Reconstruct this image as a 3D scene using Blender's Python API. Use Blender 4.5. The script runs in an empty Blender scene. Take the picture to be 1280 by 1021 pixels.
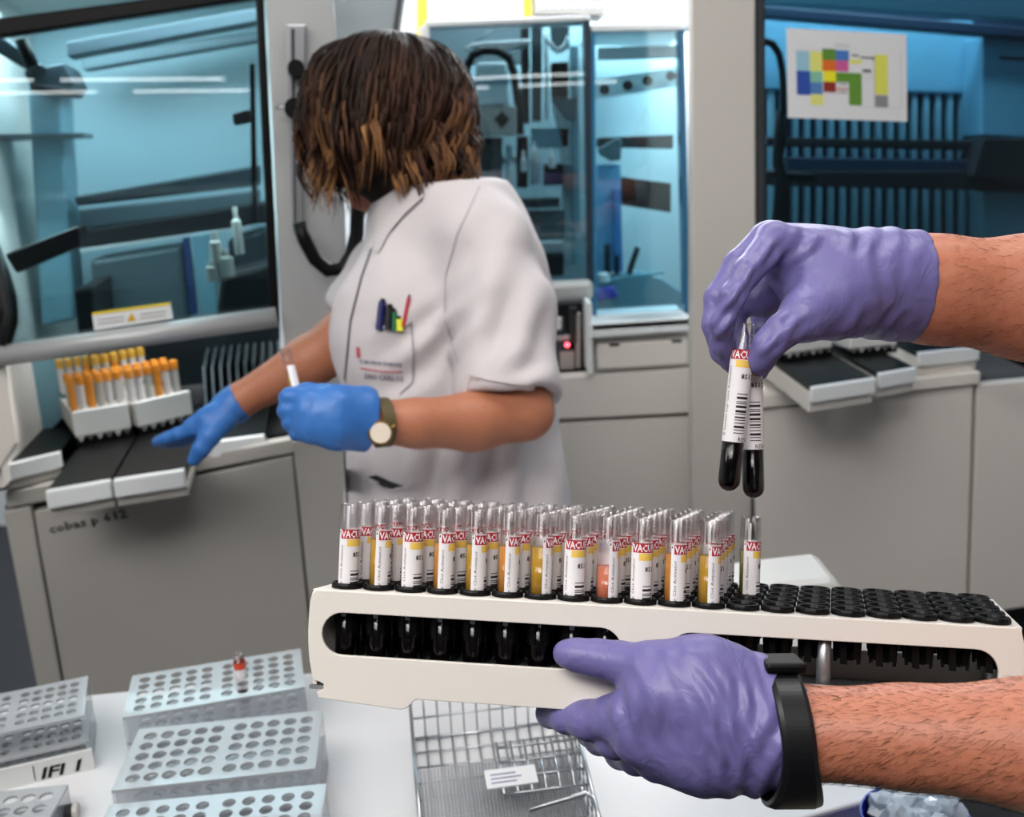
import bpy, bmesh, math, random
import numpy as np
from mathutils import Vector, Matrix
random.seed(7); RNG = np.random.default_rng(7)
SC = bpy.context.scene
COL = SC.collection
PI = math.pi
# ------------------------------------------------------------------ camera
F = 1200.0
PITCH = math.radians(14.3); ROLL = math.radians(2.6)
CAM = Vector((0, 0, 1.52))
_f = Vector((0, math.cos(PITCH), -math.sin(PITCH)))
_r0 = Vector((1, 0, 0)); _u0 = Vector((0, math.sin(PITCH), math.cos(PITCH)))
_u = _u0*math.cos(ROLL) + _r0*math.sin(ROLL)
_r = _r0*math.cos(ROLL) - _u0*math.sin(ROLL)
RC = Matrix((_r, _u, -_f)).transposed()          # camera axes in the world
cd = bpy.data.cameras.new('camera'); cam = bpy.data.objects.new('camera', cd); COL.objects.link(cam)
cam.matrix_world = Matrix.Translation(CAM) @ RC.to_4x4()
cd.sensor_fit = 'HORIZONTAL'; cd.sensor_width = 36; cd.lens = F/1280*36; cd.clip_start = .02
cd.dof.use_dof = True; cd.dof.focus_distance = .575; cd.dof.aperture_fstop = 9.5
SC.camera = cam
SC.cycles.transparent_max_bounces = 48
# ------------------------------------------------------------------ world and lights
SC.view_settings.view_transform = 'Standard'; SC.view_settings.look = 'None'
SC.view_settings.gamma = 1; SC.view_settings.use_curve_mapping = False
SC.view_settings.exposure = 0.0
w = bpy.data.worlds.new('world'); SC.world = w; w.use_nodes = True
w.node_tree.nodes['Background'].inputs[0].default_value = (.84, .88, .92, 1)
w.node_tree.nodes['Background'].inputs[1].default_value = .72

def area(name, loc, sx, sy, power, col=(1, .97, .93), target=None, spread=180):
    l = bpy.data.lights.new(name, 'AREA'); l.shape = 'RECTANGLE'; l.size = sx; l.size_y = sy
    l.energy = power; l.color = col; l.spread = math.radians(spread)
    o = bpy.data.objects.new(name, l); COL.objects.link(o); o.location = loc
    if target is not None:
        o.rotation_euler = (Vector(target)-Vector(loc)).to_track_quat('-Z', 'Y').to_euler()
    return o
area('ceiling_lamp_front', (-.5, -.75, 2.66), 1.2, .5, 3.4, (1, .96, .92), (-.05, .62, 1.02), 66)
area('fill_light_wide', (-.55, -.25, 2.66), 1.4, .6, 25, (1, .97, .94), (0, 1.2, 1.0))  # added general fill with a wide spread, not a fixture of the room
area('fill_light_left', (-1.5, .35, 2.66), .6, 1.2, 17, (1, .97, .94), (-.5, 1.3, .9))  # added fill from the left, lifts the cabinets, coat and table
area('ceiling_lamp_middle', (.35, .95, 2.66), 1.4, .4, 13)
area('ceiling_lamp_back', (.2, 3.3, 2.66), 2.4, .5, 60, (.93, .97, 1))

# ------------------------------------------------------------------ helpers
def srgb(r, g, b, a=1):
    f = lambda c: (c/255/12.92 if c/255 <= .04045 else ((c/255+.055)/1.055)**2.4)
    return (f(r), f(g), f(b), a)

def ray(px, py):
    return _f + _r*((px-640)/F) - _u*((py-510.5)/F)
def W(px, py, d):
    "point at camera depth d seen at that pixel"
    return CAM + ray(px, py)*d
def onplane(px, py, P, n):
    d = ray(px, py); t = (P-CAM).dot(n)/d.dot(n)
    return CAM + d*t
def onz(px, py, z):
    return onplane(px, py, Vector((0, 0, z)), Vector((0, 0, 1)))
def plane(y0, yaw=0):
    a = math.radians(yaw)
    return (Vector((0, y0, 0)), Vector((math.sin(a), -math.cos(a), 0)))

def off_of(p):
    v = Vector((0, 0, 0))
    while p is not None:
        v += p.location; p = p.parent
    return v

def thing(name, label, cat, loc=(0, 0, 0), group=None, rot=None):
    o = bpy.data.objects.new(name, None); COL.objects.link(o); o.location = loc
    o.empty_display_size = .05
    if rot is not None: o.rotation_euler = rot
    o['label'] = label; o['category'] = cat
    if group: o['group'] = group
    return o
def tag(o, label, cat, group=None):
    o['label'] = label; o['category'] = cat
    if group: o['group'] = group
    return o
def struct(o):
    o['kind'] = 'structure'; return o
def stuff(o):
    o['kind'] = 'stuff'; return o

def mobj(name, V, Fc, mat, parent=None, world=True, smooth=False, bevel=0, fm=None, autos=False):
    """one mesh object; V in world coordinates unless world=False (then local to the parent)"""
    o0 = off_of(parent) if (world and parent is not None) else Vector((0, 0, 0))
    me = bpy.data.meshes.new(name)
    me.from_pydata([tuple(Vector(v)-o0) for v in V], [], [tuple(f) for f in Fc])
    mats = mat if isinstance(mat, (list, tuple)) else [mat]
    for m in mats: me.materials.append(m)
    if fm is not None: me.polygons.foreach_set('material_index', fm)
    if smooth: me.polygons.foreach_set('use_smooth', [True]*len(me.polygons))
    me.update()
    o = bpy.data.objects.new(name, me); COL.objects.link(o); o.parent = parent
    if bevel:
        b = o.modifiers.new('bevel', 'BEVEL'); b.width = bevel; b.segments = 2; b.limit_method = 'ANGLE'
        b.angle_limit = math.radians(40)
    return o

class MB:
    def __init__(s): s.V = []; s.F = []; s.M = []
    def add(s, V, Fc, m=0):
        n = len(s.V); s.V += [Vector(v) for v in V]
        s.F += [tuple(i+n for i in f) for f in Fc]; s.M += [m]*len(Fc)
    def box(s, x0, x1, y0, y1, z0, z1, m=0, mat4=None):
        V = [Vector((x, y, z)) for z in (z0, z1) for y in (y0, y1) for x in (x0, x1)]
        if mat4 is not None: V = [mat4 @ v for v in V]
        s.add(V, [(0, 2, 3, 1), (4, 5, 7, 6), (0, 1, 5, 4), (2, 6, 7, 3), (0, 4, 6, 2), (1, 3, 7, 5)], m)
    def prism(s, poly, dv, m=0):
        n = len(poly); a = [Vector(p) for p in poly]; b = [p+Vector(dv) for p in a]
        nn = Vector((0, 0, 0))
        for i in range(n): nn += a[i].cross(a[(i+1) % n])
        if nn.dot(Vector(dv)) > 0: a.reverse(); b.reverse()
        s.add(a+b, [tuple(range(n)), tuple(range(2*n-1, n-1, -1))]+[(i, i+n, (i+1) % n+n, (i+1) % n) for i in range(n)], m)
    def tube(s, pts, r, k=10, m=0, caps=True, flat=1.0):
        pts = [Vector(p) for p in pts]; n = len(pts)
        rr = r if isinstance(r, (list, tuple)) else [r]*n
        t0 = (pts[1]-pts[0]).normalized(); up = Vector((0, 0, 1)) if abs(t0.z) < .9 else Vector((1, 0, 0))
        a = t0.cross(up).normalized(); V = []
        for i in range(n):
            t = (pts[min(i+1, n-1)]-pts[max(i-1, 0)]).normalized()
            a = (a-t*a.dot(t)).normalized(); b = t.cross(a)
            for j in range(k):
                c = 2*PI*j/k; V.append(pts[i]+(a*math.cos(c)+b*math.sin(c)*flat)*rr[i])
        Fc = [(i*k+j, i*k+(j+1) % k, (i+1)*k+(j+1) % k, (i+1)*k+j) for i in range(n-1) for j in range(k)]
        if caps: Fc += [tuple(range(k-1, -1, -1)), tuple((n-1)*k+j for j in range(k))]
        s.add(V, Fc, m)
    def lathe(s, prof, k=24, m=0, mat4=None):
        "prof: list of (r, z) about local z"
        V = []; rows = []
        for r, z in prof:
            if r < 1e-7: rows.append([len(V)]); V.append(Vector((0, 0, z)))
            else:
                rows.append(list(range(len(V), len(V)+k)))
                V += [Vector((r*math.cos(2*PI*j/k), r*math.sin(2*PI*j/k), z)) for j in range(k)]
        Fc = []
        for A, B in zip(rows[:-1], rows[1:]):
            for j in range(k):
                j2 = (j+1) % k
                if len(A) == 1 and len(B) == 1: continue
                if len(A) == 1: Fc.append((A[0], B[j2], B[j]))
                elif len(B) == 1: Fc.append((A[j], A[j2], B[0]))
                else: Fc.append((A[j], A[j2], B[j2], B[j]))
        if mat4 is not None: V = [mat4 @ v for v in V]
        s.add(V, Fc, m)
    def build(s, name, mat, parent=None, world=True, smooth=False, bevel=0):
        return mobj(name, s.V, s.F, mat, parent, world, smooth, bevel, s.M)

def pts_on(poly, pl, off=0):
    P, n = pl; P = P+n*off
    return [onplane(x, y, P, n) for x, y in poly]
def pslab(name, mat, poly, pl, thick, off=0, parent=None, bevel=0):
    m = MB(); m.prism(pts_on(poly, pl, off), -pl[1]*thick)
    return m.build(name, mat, parent, bevel=bevel)
def pbar(name, mat, poly, r, pl, off=0, parent=None, k=14):
    m = MB(); m.tube(pts_on(poly, pl, off), r, k); return m.build(name, mat, parent, smooth=True)
def pbox(x0, y0, x1, y1, sl=-.045, sv=0.0):
    "pixel quad: slope sl for horizontals, sv for verticals"
    return [(x0, y0), (x1, y0+(x1-x0)*sl), (x1+(y1-y0)*sv, y1+(x1-x0)*sl), (x0+(y1-y0)*sv, y1)]

# ------------------------------------------------------------------ materials
def new_mat(name):
    m = bpy.data.materials.new(name); m.use_nodes = True; nt = m.node_tree
    return m, nt, nt.nodes['Principled BSDF']
def pmat(name, col, rough=.5, metal=0, nscale=0, nbump=0, nmix=0, col2=None, spec=.5, sss=0, coat=0, stretch=None, detail=3):
    m, nt, b = new_mat(name); N = nt.nodes; L = nt.links
    b.inputs['Base Color'].default_value = col; b.inputs['Roughness'].default_value = rough
    b.inputs['Metallic'].default_value = metal; b.inputs['Specular IOR Level'].default_value = spec
    if sss:
        b.inputs['Subsurface Weight'].default_value = sss; b.inputs['Subsurface Radius'].default_value = (.01, .004, .002)
    if coat: b.inputs['Coat Weight'].default_value = coat
    if nscale:
        tc = N.new('ShaderNodeTexCoord'); nz = N.new('ShaderNodeTexNoise'); nz.inputs['Scale'].default_value = nscale
        nz.inputs['Detail'].default_value = detail
        if stretch:
            mp = N.new('ShaderNodeMapping'); mp.inputs['Scale'].default_value = stretch
            L.new(tc.outputs['Object'], mp.inputs[0]); L.new(mp.outputs[0], nz.inputs['Vector'])
        else: L.new(tc.outputs['Object'], nz.inputs['Vector'])
        if nmix:
            mx = N.new('ShaderNodeMix'); mx.data_type = 'RGBA'
            rp = N.new('ShaderNodeMapRange'); rp.inputs[1].default_value = .35; rp.inputs[2].default_value = .65
            rp.inputs[4].default_value = nmix
            L.new(nz.outputs[0], rp.inputs[0]); L.new(rp.outputs[0], mx.inputs[0])
            mx.inputs[6].default_value = col; mx.inputs[7].default_value = col2 or tuple(c*.6 for c in col[:3])+(1,)
            L.new(mx.outputs[2], b.inputs['Base Color'])
        if nbump:
            bp = N.new('ShaderNodeBump'); bp.inputs['Strength'].default_value = 1; bp.inputs['Distance'].default_value = nbump
            L.new(nz.outputs[0], bp.inputs['Height']); L.new(bp.outputs[0], b.inputs['Normal'])
    return m
def emit(name, col, s):
    m, nt, b = new_mat(name); b.inputs['Emission Color'].default_value = col; b.inputs['Emission Strength'].default_value = s
    b.inputs['Base Color'].default_value = col
    return m
def clear(name, tint, refl=.12, rough=.02, fac0=.04):
    "thin clear sheet: tinted transparency with a fresnel reflection"
    m = bpy.data.materials.new(name); m.use_nodes = True; nt = m.node_tree; N = nt.nodes; L = nt.links
    for n in list(N): N.remove(n)
    out = N.new('ShaderNodeOutputMaterial'); tr = N.new('ShaderNodeBsdfTransparent'); tr.inputs[0].default_value = tint
    gl = N.new('ShaderNodeBsdfGlossy'); gl.inputs['Roughness'].default_value = rough
    lw = N.new('ShaderNodeLayerWeight'); lw.inputs[0].default_value = .35
    mr = N.new('ShaderNodeMapRange'); mr.inputs[3].default_value = fac0; mr.inputs[4].default_value = fac0+refl*4
    mx = N.new('ShaderNodeMixShader')
    L.new(lw.outputs['Fresnel'], mr.inputs[0]); L.new(mr.outputs[0], mx.inputs[0]); L.new(tr.outputs[0], mx.inputs[1]); L.new(gl.outputs[0], mx.inputs[2])
    L.new(mx.outputs[0], out.inputs[0])
    return m
M = {}
M['cab'] = pmat('cabinet_enamel', srgb(222, 216, 209), .45, nscale=40, nbump=.0002)
M['cabd'] = pmat('grey_enamel', srgb(178, 175, 169), .5, nscale=30, nbump=.0002)
M['column'] = pmat('light_column_enamel', srgb(205, 200, 193), .45)
M['panelgrey'] = pmat('brushed_grey_panel', srgb(176, 178, 178), .4, .2, nscale=20, nbump=.0002)
M['black'] = pmat('black_plastic', srgb(7, 7, 8), .42, nscale=60, nbump=.0003, spec=.2)
M['matblack'] = pmat('matte_black_plastic', srgb(20, 21, 24), .7)
M['seam'] = pmat('dark_seam', srgb(45, 45, 47), .7)
M['white'] = pmat('white_plastic', srgb(225, 228, 230), .4)
M['wall'] = pmat('wall_paint', srgb(232, 235, 238), .8, nscale=60, nbump=.0004)
M['floor'] = pmat('grey_floor', srgb(46, 48, 52), .5, nscale=8, nmix=.5, col2=srgb(38, 40, 44))
M['table'] = pmat('white_laminate', srgb(210, 210, 212), .35, nscale=6, nmix=.35, col2=srgb(201, 202, 206))
M['cream'] = pmat('cream_rack_plastic', srgb(228, 222, 215), .42, nscale=9, nmix=.4, col2=srgb(222, 214, 205), spec=.4)
M['bluegrey'] = pmat('blue_grey_panel', srgb(120, 165, 180), .4)
M['teal'] = pmat('pale_teal_panel', srgb(176, 204, 212), .35)
M['steel'] = pmat('steel', srgb(190, 192, 195), .28, 1)
M['alu'] = pmat('aluminium', srgb(170, 172, 176), .35, .8, nscale=80, nbump=.0001)
M['yellow'] = pmat('yellow_paint', srgb(235, 205, 50), .5)
M['tealglass'] = clear('teal_tinted_glass', (.50, .63, .67, 1), .10, .01, .05)
M['blueglass'] = clear('blue_tinted_glass', (.64, .84, .90, 1), .10, .01, .05)
M['blueglass2'] = clear('deep_blue_tinted_glass', (.10, .36, .52, 1), .08, .01, .04)
M['clearplastic'] = clear('clear_tube_plastic', (.955, .95, .955, 1), .07, .08, .03)
M['rackclear'] = clear('clear_grey_acrylic', (.70, .74, .79, 1), .15, .15, .16)
M['blood'] = pmat('dark_clotted_blood', srgb(5, 2, 3), .1, spec=.35)
# ------------------------------------------------------------------ flat plates with holes, text
def curve_plate(outer, holes, thick, bevel=0.0, res=1):
    "returns (verts, faces) of a plate in local xy with z from -thick/2 to thick/2"
    cu = bpy.data.curves.new('tmp', 'CURVE'); cu.dimensions = '2D'; cu.fill_mode = 'BOTH'
    for poly in [outer]+holes:
        s = cu.splines.new('POLY'); s.points.add(len(poly)-1); s.use_cyclic_u = True
        for p, q in zip(s.points, poly): p.co = (q[0], q[1], 0, 1)
    cu.extrude = thick/2-bevel; cu.bevel_depth = bevel; cu.bevel_resolution = 1
    if bevel: cu.offset = -bevel
    o = bpy.data.objects.new('tmp', cu); COL.objects.link(o)
    dg = bpy.context.evaluated_depsgraph_get(); me = bpy.data.meshes.new_from_object(o.evaluated_get(dg))
    V = [v.co.copy() for v in me.vertices]; Fc = [tuple(p.vertices) for p in me.polygons]
    bpy.data.objects.remove(o); bpy.data.curves.remove(cu); bpy.data.meshes.remove(me)
    return V, Fc
_tc = {}
def text_mesh(txt, size, align='LEFT', shear=0, bold=0):
    key = (txt, size, align, shear, bold)
    if key in _tc: return _tc[key]
    cu = bpy.data.curves.new('tmp', 'FONT'); cu.body = txt; cu.size = size; cu.align_x = align; cu.shear = shear
    cu.resolution_u = 1; cu.offset = bold
    o = bpy.data.objects.new('tmp', cu); COL.objects.link(o)
    dg = bpy.context.evaluated_depsgraph_get(); me = bpy.data.meshes.new_from_object(o.evaluated_get(dg))
    r = ([v.co.copy() for v in me.vertices], [tuple(p.vertices) for p in me.polygons])
    bpy.data.objects.remove(o); bpy.data.curves.remove(cu); bpy.data.meshes.remove(me)
    _tc[key] = r; return r
def stadium(x0, x1, y0, y1, n=9, r=None):
    r = (y1-y0)/2 if r is None else r; P = []
    for cx, cy, a0 in ((x1-r, y0+r, -90), (x1-r, y1-r, 0), (x0+r, y1-r, 90), (x0+r, y0+r, 180)):
        for i in range(n):
            a = math.radians(a0+90*i/(n-1)); P.append((cx+r*math.cos(a), cy+r*math.sin(a)))
    return P
def circle(cx, cy, r, n=16):
    return [(cx+r*math.cos(2*PI*i/n), cy+r*math.sin(2*PI*i/n)) for i in range(n)]

# ------------------------------------------------------------------ smooth bodies: implicit shapes meshed by surface nets
class Sdf:
    def __init__(s, lo, hi, h):
        s.lo = np.array(lo, np.float32); s.h = h
        s.n = np.ceil((np.array(hi)-np.array(lo))/h).astype(int)+1
        s.f = np.full(s.n, .5, np.float32)
        s.ax = [s.lo[i]+h*np.arange(s.n[i], dtype=np.float32) for i in range(3)]
    def sub(s, lo, hi):
        a = np.maximum(0, np.floor((np.array(lo)-s.lo)/s.h).astype(int)); b = np.minimum(s.n, np.ceil((np.array(hi)-s.lo)/s.h).astype(int)+1)
        sl = tuple(slice(max(a[i], 0), max(b[i], a[i]+1)) for i in range(3))
        X = [s.ax[i][sl[i]].reshape([-1 if j == i else 1 for j in range(3)]) for i in range(3)]
        return sl, X
    def _mix(s, sl, d, k, mode):
        f = s.f[sl]
        if mode == 'u':
            if k > 0:
                hh = np.clip(.5+.5*(f-d)/k, 0, 1); s.f[sl] = f*(1-hh)+d*hh-k*hh*(1-hh)
            else: s.f[sl] = np.minimum(f, d)
        else:
            s.f[sl] = np.maximum(f, -d)
    def cone(s, a, b, ra, rb, k=.006, mode='u'):
        a = np.array(a, np.float32); b = np.array(b, np.float32); m = max(ra, rb)+k+3*s.h+.01
        sl, X = s.sub(np.minimum(a, b)-m, np.maximum(a, b)+m)
        ba = b-a; L2 = float(ba@ba)+1e-12
        t = np.clip(((X[0]-a[0])*ba[0]+(X[1]-a[1])*ba[1]+(X[2]-a[2])*ba[2])/L2, 0, 1)
        d = np.sqrt((X[0]-a[0]-t*ba[0])**2+(X[1]-a[1]-t*ba[1])**2+(X[2]-a[2]-t*ba[2])**2)-(ra+(rb-ra)*t)
        s._mix(sl, d, k, mode)
    def chain(s, pts, rad, k=.006):
        for i in range(len(pts)-1): s.cone(pts[i], pts[i+1], rad[i], rad[i+1], k)
    def ell(s, c, r, k=.006, R=None, mode='u'):
        c = np.array(c, np.float32); m = max(r)+k+3*s.h+.01
        sl, X = s.sub(c-m, c+m)
        D = [X[i]-c[i] for i in range(3)]
        if R is None: q = D
        else:
            R = np.array(R, np.float32)      # rows: local axes
            q = [R[i][0]*D[0]+R[i][1]*D[1]+R[i][2]*D[2] for i in range(3)]
        k0 = np.sqrt((q[0]/r[0])**2+(q[1]/r[1])**2+(q[2]/r[2])**2)
        k1 = np.sqrt((q[0]/r[0]**2)**2+(q[1]/r[1]**2)**2+(q[2]/r[2]**2)**2)+1e-9
        s._mix(sl, k0*(k0-1)/k1, k, mode)
    def cut(s, p, n, R=9.):
        "remove what lies beyond the plane (on the side n points to), within R of p"
        p = np.array(p, np.float32); n = np.array(n, np.float32); n = n/np.linalg.norm(n)
        sl, X = s.sub(p-R, p+R)
        d = (X[0]-p[0])*n[0]+(X[1]-p[1])*n[1]+(X[2]-p[2])*n[2]
        if R < 5:
            rr = np.sqrt((X[0]-p[0])**2+(X[1]-p[1])**2+(X[2]-p[2])**2)
            s.f[sl] = np.where(rr < R, np.maximum(s.f[sl], d), s.f[sl])
        else: s.f[sl] = np.maximum(s.f[sl], d)
    def mesh(s):
        f = s.f; f = f.copy()
        f[0], f[-1] = .5, .5; f[:, 0], f[:, -1] = .5, .5; f[:, :, 0], f[:, :, -1] = .5, .5
        ins = f < 0; nx, ny, nz = f.shape
        cnt = np.zeros((nx-1, ny-1, nz-1), np.int8)
        offs = [(i, j, k) for i in (0, 1) for j in (0, 1) for k in (0, 1)]
        for i, j, k in offs: cnt += ins[i:nx-1+i, j:ny-1+j, k:nz-1+k]
        act = (cnt > 0) & (cnt < 8); I = np.argwhere(act); idx = np.full(act.shape, -1, np.int64); idx[act] = np.arange(len(I))
        acc = np.zeros((len(I), 3)); num = np.zeros(len(I))
        for a in offs:
            for ax in range(3):
                if a[ax]: continue
                b = list(a); b[ax] = 1
                fa = f[I[:, 0]+a[0], I[:, 1]+a[1], I[:, 2]+a[2]]; fb = f[I[:, 0]+b[0], I[:, 1]+b[1], I[:, 2]+b[2]]
                mk = (fa < 0) != (fb < 0); t = np.where(mk, fa/np.where(mk, fa-fb, 1), 0)
                p = np.array([a]*len(I), float); p[:, ax] += t
                acc[mk] += p[mk]; num[mk] += 1
        V = s.lo+(I+acc/num[:, None])*s.h
        Q = []
        for ax in range(3):
            u, v = (ax+1) % 3, (ax+2) % 3
            sa = [slice(None)]*3; sb = [slice(None)]*3; sa[ax] = slice(0, -1); sb[ax] = slice(1, None)
            A = ins[tuple(sa)]; B = ins[tuple(sb)]; E = np.argwhere(A != B)
            E = E[(E[:, u] > 0) & (E[:, v] > 0) & (E[:, u] < f.shape[u]-1) & (E[:, v] < f.shape[v]-1)]
            fl = A[E[:, 0], E[:, 1], E[:, 2]]
            def cell(du, dv):
                c = E.copy(); c[:, u] += du; c[:, v] += dv; return idx[c[:, 0], c[:, 1], c[:, 2]]
            q = np.stack([cell(-1, -1), cell(0, -1), cell(0, 0), cell(-1, 0)], 1)
            q[~fl] = q[~fl][:, ::-1]; Q.append(q)
        Q = np.concatenate(Q); Q = Q[(Q >= 0).all(1)]
        return V, Q
    def build(s, name, mat, parent=None, smooth_it=3, disp=None):
        V, Q = s.mesh()
        # a few laplacian passes
        E = np.concatenate([Q[:, [0, 1]], Q[:, [1, 2]], Q[:, [2, 3]], Q[:, [3, 0]]])
        for _ in range(smooth_it):
            sm = np.zeros_like(V); ct = np.zeros(len(V))
            for c in range(3): sm[:, c] = np.bincount(E[:, 0], V[E[:, 1], c], len(V))+np.bincount(E[:, 1], V[E[:, 0], c], len(V))
            ct = np.bincount(E[:, 0], minlength=len(V))+np.bincount(E[:, 1], minlength=len(V))
            V = V*.45+.55*sm/ct[:, None]
        if disp is not None:
            e1 = V[Q[:, 2]]-V[Q[:, 0]]; e2 = V[Q[:, 3]]-V[Q[:, 1]]; fn = np.cross(e1, e2); N = np.zeros_like(V)
            for c in range(4):
                for a in range(3): N[:, a] += np.bincount(Q[:, c], fn[:, a], len(V))
            N /= np.linalg.norm(N, axis=1)[:, None]+1e-12
            V = V+N*disp(V)[:, None]
        o0 = off_of(parent) if parent is not None else Vector((0, 0, 0))
        me = bpy.data.meshes.new(name); me.vertices.add(len(V)); me.vertices.foreach_set('co', (V-np.array(o0)).astype(np.float32).ravel())
        me.loops.add(Q.size); me.loops.foreach_set('vertex_index', Q.astype(np.int32).ravel())
        me.polygons.add(len(Q)); me.polygons.foreach_set('loop_start', np.arange(0, Q.size, 4, dtype=np.int32))
        try: me.polygons.foreach_set('loop_total', np.full(len(Q), 4, np.int32))
        except Exception: pass
        me.update(calc_edges=True); me.validate()
        me.polygons.foreach_set('use_smooth', [True]*len(me.polygons)); me.materials.append(mat)
        o = bpy.data.objects.new(name, me); COL.objects.link(o); o.parent = parent
        return o
def wob(V, seeds, amp, fr):
    "smooth pseudo-random folds"
    r = np.zeros(len(V)); g = np.random.default_rng(seeds)
    for i in range(5):
        d = g.normal(size=3); d /= np.linalg.norm(d)
        r += np.sin((V@d)*fr*(1+i*.35)+g.uniform(0, 6)+1.5*np.sin((V@g.normal(size=3))*fr*.4))
    return r/5*amp
# ================================================================== the room
def slab_box(name, mat, x0, x1, y0, y1, z0, z1, parent=None, bevel=0):
    m = MB(); m.box(x0, x1, y0, y1, z0, z1); return m.build(name, mat, parent, bevel=bevel)
struct(slab_box('floor', M['floor'], -3.2, 3.2, -11.5, 4.3, -.05, 0))
struct(slab_box('ceiling', M['wall'], -3.2, 3.2, -11.5, 4.3, 2.75, 2.85))
struct(slab_box('wall_back', M['wall'], -3.2, 3.2, 4.2, 4.3, 0, 2.75))
struct(slab_box('wall_left', M['wall'], -3.3, -3.2, -11.5, 4.3, 0, 2.75))
struct(slab_box('wall_right', M['wall'], 3.2, 3.3, -11.5, 4.3, 0, 2.75))
struct(slab_box('wall_front', M['wall'], -3.2, 3.2, -11.6, -11.5, 0, 2.75))
M['lamp'] = emit('fluorescent_tube', (1, .98, .95, 1), 9)
k = 0
for (x, y, L) in ((-1.45, -9.3, 1.25), (.35, -9.3, 1.9), (-.9, -11.0, 1.6), (1.1, -11.0, 1.6), (0.1, 3.5, 2.6)):
    t = thing('ceiling_light', ['white ceiling batten with a lit tube behind the camera on the left, nearer one', 'white ceiling batten with a lit tube behind the camera on the right, nearer one',
              'white ceiling batten with a lit tube behind the camera on the left, farther one', 'white ceiling batten with a lit tube behind the camera on the right, farther one',
              'long white ceiling batten with a lit tube above the back wall'][k], 'ceiling light', (x, y, 2.72), 'ceiling battens')
    m = MB(); m.box(-L/2, L/2, -.05, .05, -.015, .03); m.build('batten', M['white'], t, world=False, bevel=.004)
    m = MB(); m.tube([(-L/2+.03, 0, -.035), (L/2-.03, 0, -.035)], .014, 12); m.build('light_tube', M['lamp'], t, world=False, smooth=True)
    k += 1
# things on the far wall: yellow framed white panel, grey vent
PB = plane(4.18)
t = thing('wall_panel', 'bright white wall panel between two yellow uprights on the back wall', 'panel', onplane(590, 200, *PB))
M['glowpanel'] = emit('glowing_white_panel', (.9, .93, 1, 1), .45)  # the sheet's own glow stands in for strong light on it
pslab('panel_sheet', M['glowpanel'], [(534, -60), (656, -60), (656, 190), (534, 190)], PB, .01, .01, t)
pslab('yellow_upright', M['yellow'], [(521, -60), (534, -60), (536, 190), (523, 190)], PB, .03, .03, t)
pslab('yellow_upright', M['yellow'], [(653, -60), (664, -60), (666, 190), (655, 190)], PB, .03, .03, t)
t = thing('wall_vent', 'grey slotted vent grille high on the back wall', 'vent', onplane(710, 0, *PB))
pslab('backing', M['cabd'], [(668, -30), (755, -30), (755, 17), (668, 17)], PB, .02, .02, t)
for row in range(3):
    for i in range(8):
        x = 675+i*10; y = -22+row*13
        pslab('slot', M['wall'], [(x, y), (x+6, y), (x+6, y+6), (x, y+6)], PB, .008, .026, t)

# ================================================================== the large analyser on the left
PL = plane(1.83, 12); nL = PL[1]; acL = Vector((-nL.y, nL.x, 0)); dL = -nL
ZT = 1.03
A = thing('laboratory_analyzer', 'large analyser on the left with a tilted teal glass lid and a grey grab bar', 'analyzer', (-.7, 1.7, 0))
PLi = (PL[0]+dL*.75, nL)     # inner back
pslab('back_panel', M['teal'], [(-120, -80), (345, -100), (350, 420), (-60, 480)], PLi, .03, 0, A)
inner = (PL[0]+dL*.55, nL); mid = (PL[0]+dL*.35, nL); near = (PL[0]+dL*.15, nL)
# hood box: roof, sides
def roofpts(y, x0, x1, pl): return [onplane(x0, y, *pl), onplane(x1, y-(x1-x0)*.13, *pl)]
a0, a1 = roofpts(-75, -120, 340, PL)
m = MB(); m.prism([a0, a1, a1+dL*.8, a0+dL*.8], (0, 0, .04)); m.build('hood_roof', M['cab'], A)
b0 = onplane(-100, 640, *PL); zlow = 1.0
m = MB(); c0 = Vector((a0.x, a0.y, zlow)); m.prism([c0, a0, a0+dL*.8, c0+dL*.8], acL*-.03); m.build('side_panel', M['cab'], A)
m = MB(); c1 = Vector((a1.x+.02, a1.y, zlow)); m.prism([c1, a1, a1+dL*.8, c1+dL*.8], acL*.02); m.build('side_panel', M['cab'], A)
# beams and arms in the lid
M['darkteal'] = pmat('dark_grey_blue_metal', srgb(58, 70, 76), .4, .3)
M['midteal'] = pmat('grey_blue_metal', srgb(96, 112, 118), .4, .2)
pslab('upper_rail', M['darkteal'], [(82, 52), (330, 8), (330, 26), (84, 72)], mid, .06, 0, A, .004)
pslab('upper_rail', M['midteal'], [(100, 70), (330, 38), (330, 50), (104, 88)], inner, .05, 0, A, .004)
pslab('cross_beam', M['darkteal'], [(92, 246), (325, 206), (325, 232), (95, 258)], mid, .08, 0, A, .005)
pslab('cross_beam', M['midteal'], [(96, 262), (325, 236), (325, 258), (98, 288)], inner, .05, 0, A, .005)
pslab('cross_beam', M['matblack'], [(97, 290), (335, 252), (335, 278), (100, 310)], mid, .1, 0, A, .005)
pslab('cross_beam_arm', M['black'], [(5, 318), (98, 282), (100, 308), (20, 342)], near, .08, 0, A, .005)
pslab('beam_edge', M['white'], [(100, 311), (312, 282), (312, 285), (100, 315)], mid, .08, .005, A)
pslab('gantry_post', M['bluegrey'], [(34, 100), (74, 95), (92, 400), (52, 408)], mid, .12, 0, A, .006)
pslab('gantry_bracket', M['darkteal'], [(28, 88), (80, 78), (92, 104), (84, 118), (40, 112)], mid, .14, .06, A, .005)
pslab('gantry_bracket', M['matblack'], [(36, 104), (96, 112), (90, 120), (38, 114)], mid, .05, .1, A, .003)
pslab('gantry_arm', M['darkteal'], [(-10, 44), (6, 48), (52, 82), (40, 92), (-10, 62)], mid, .05, .1, A, .004)
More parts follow.
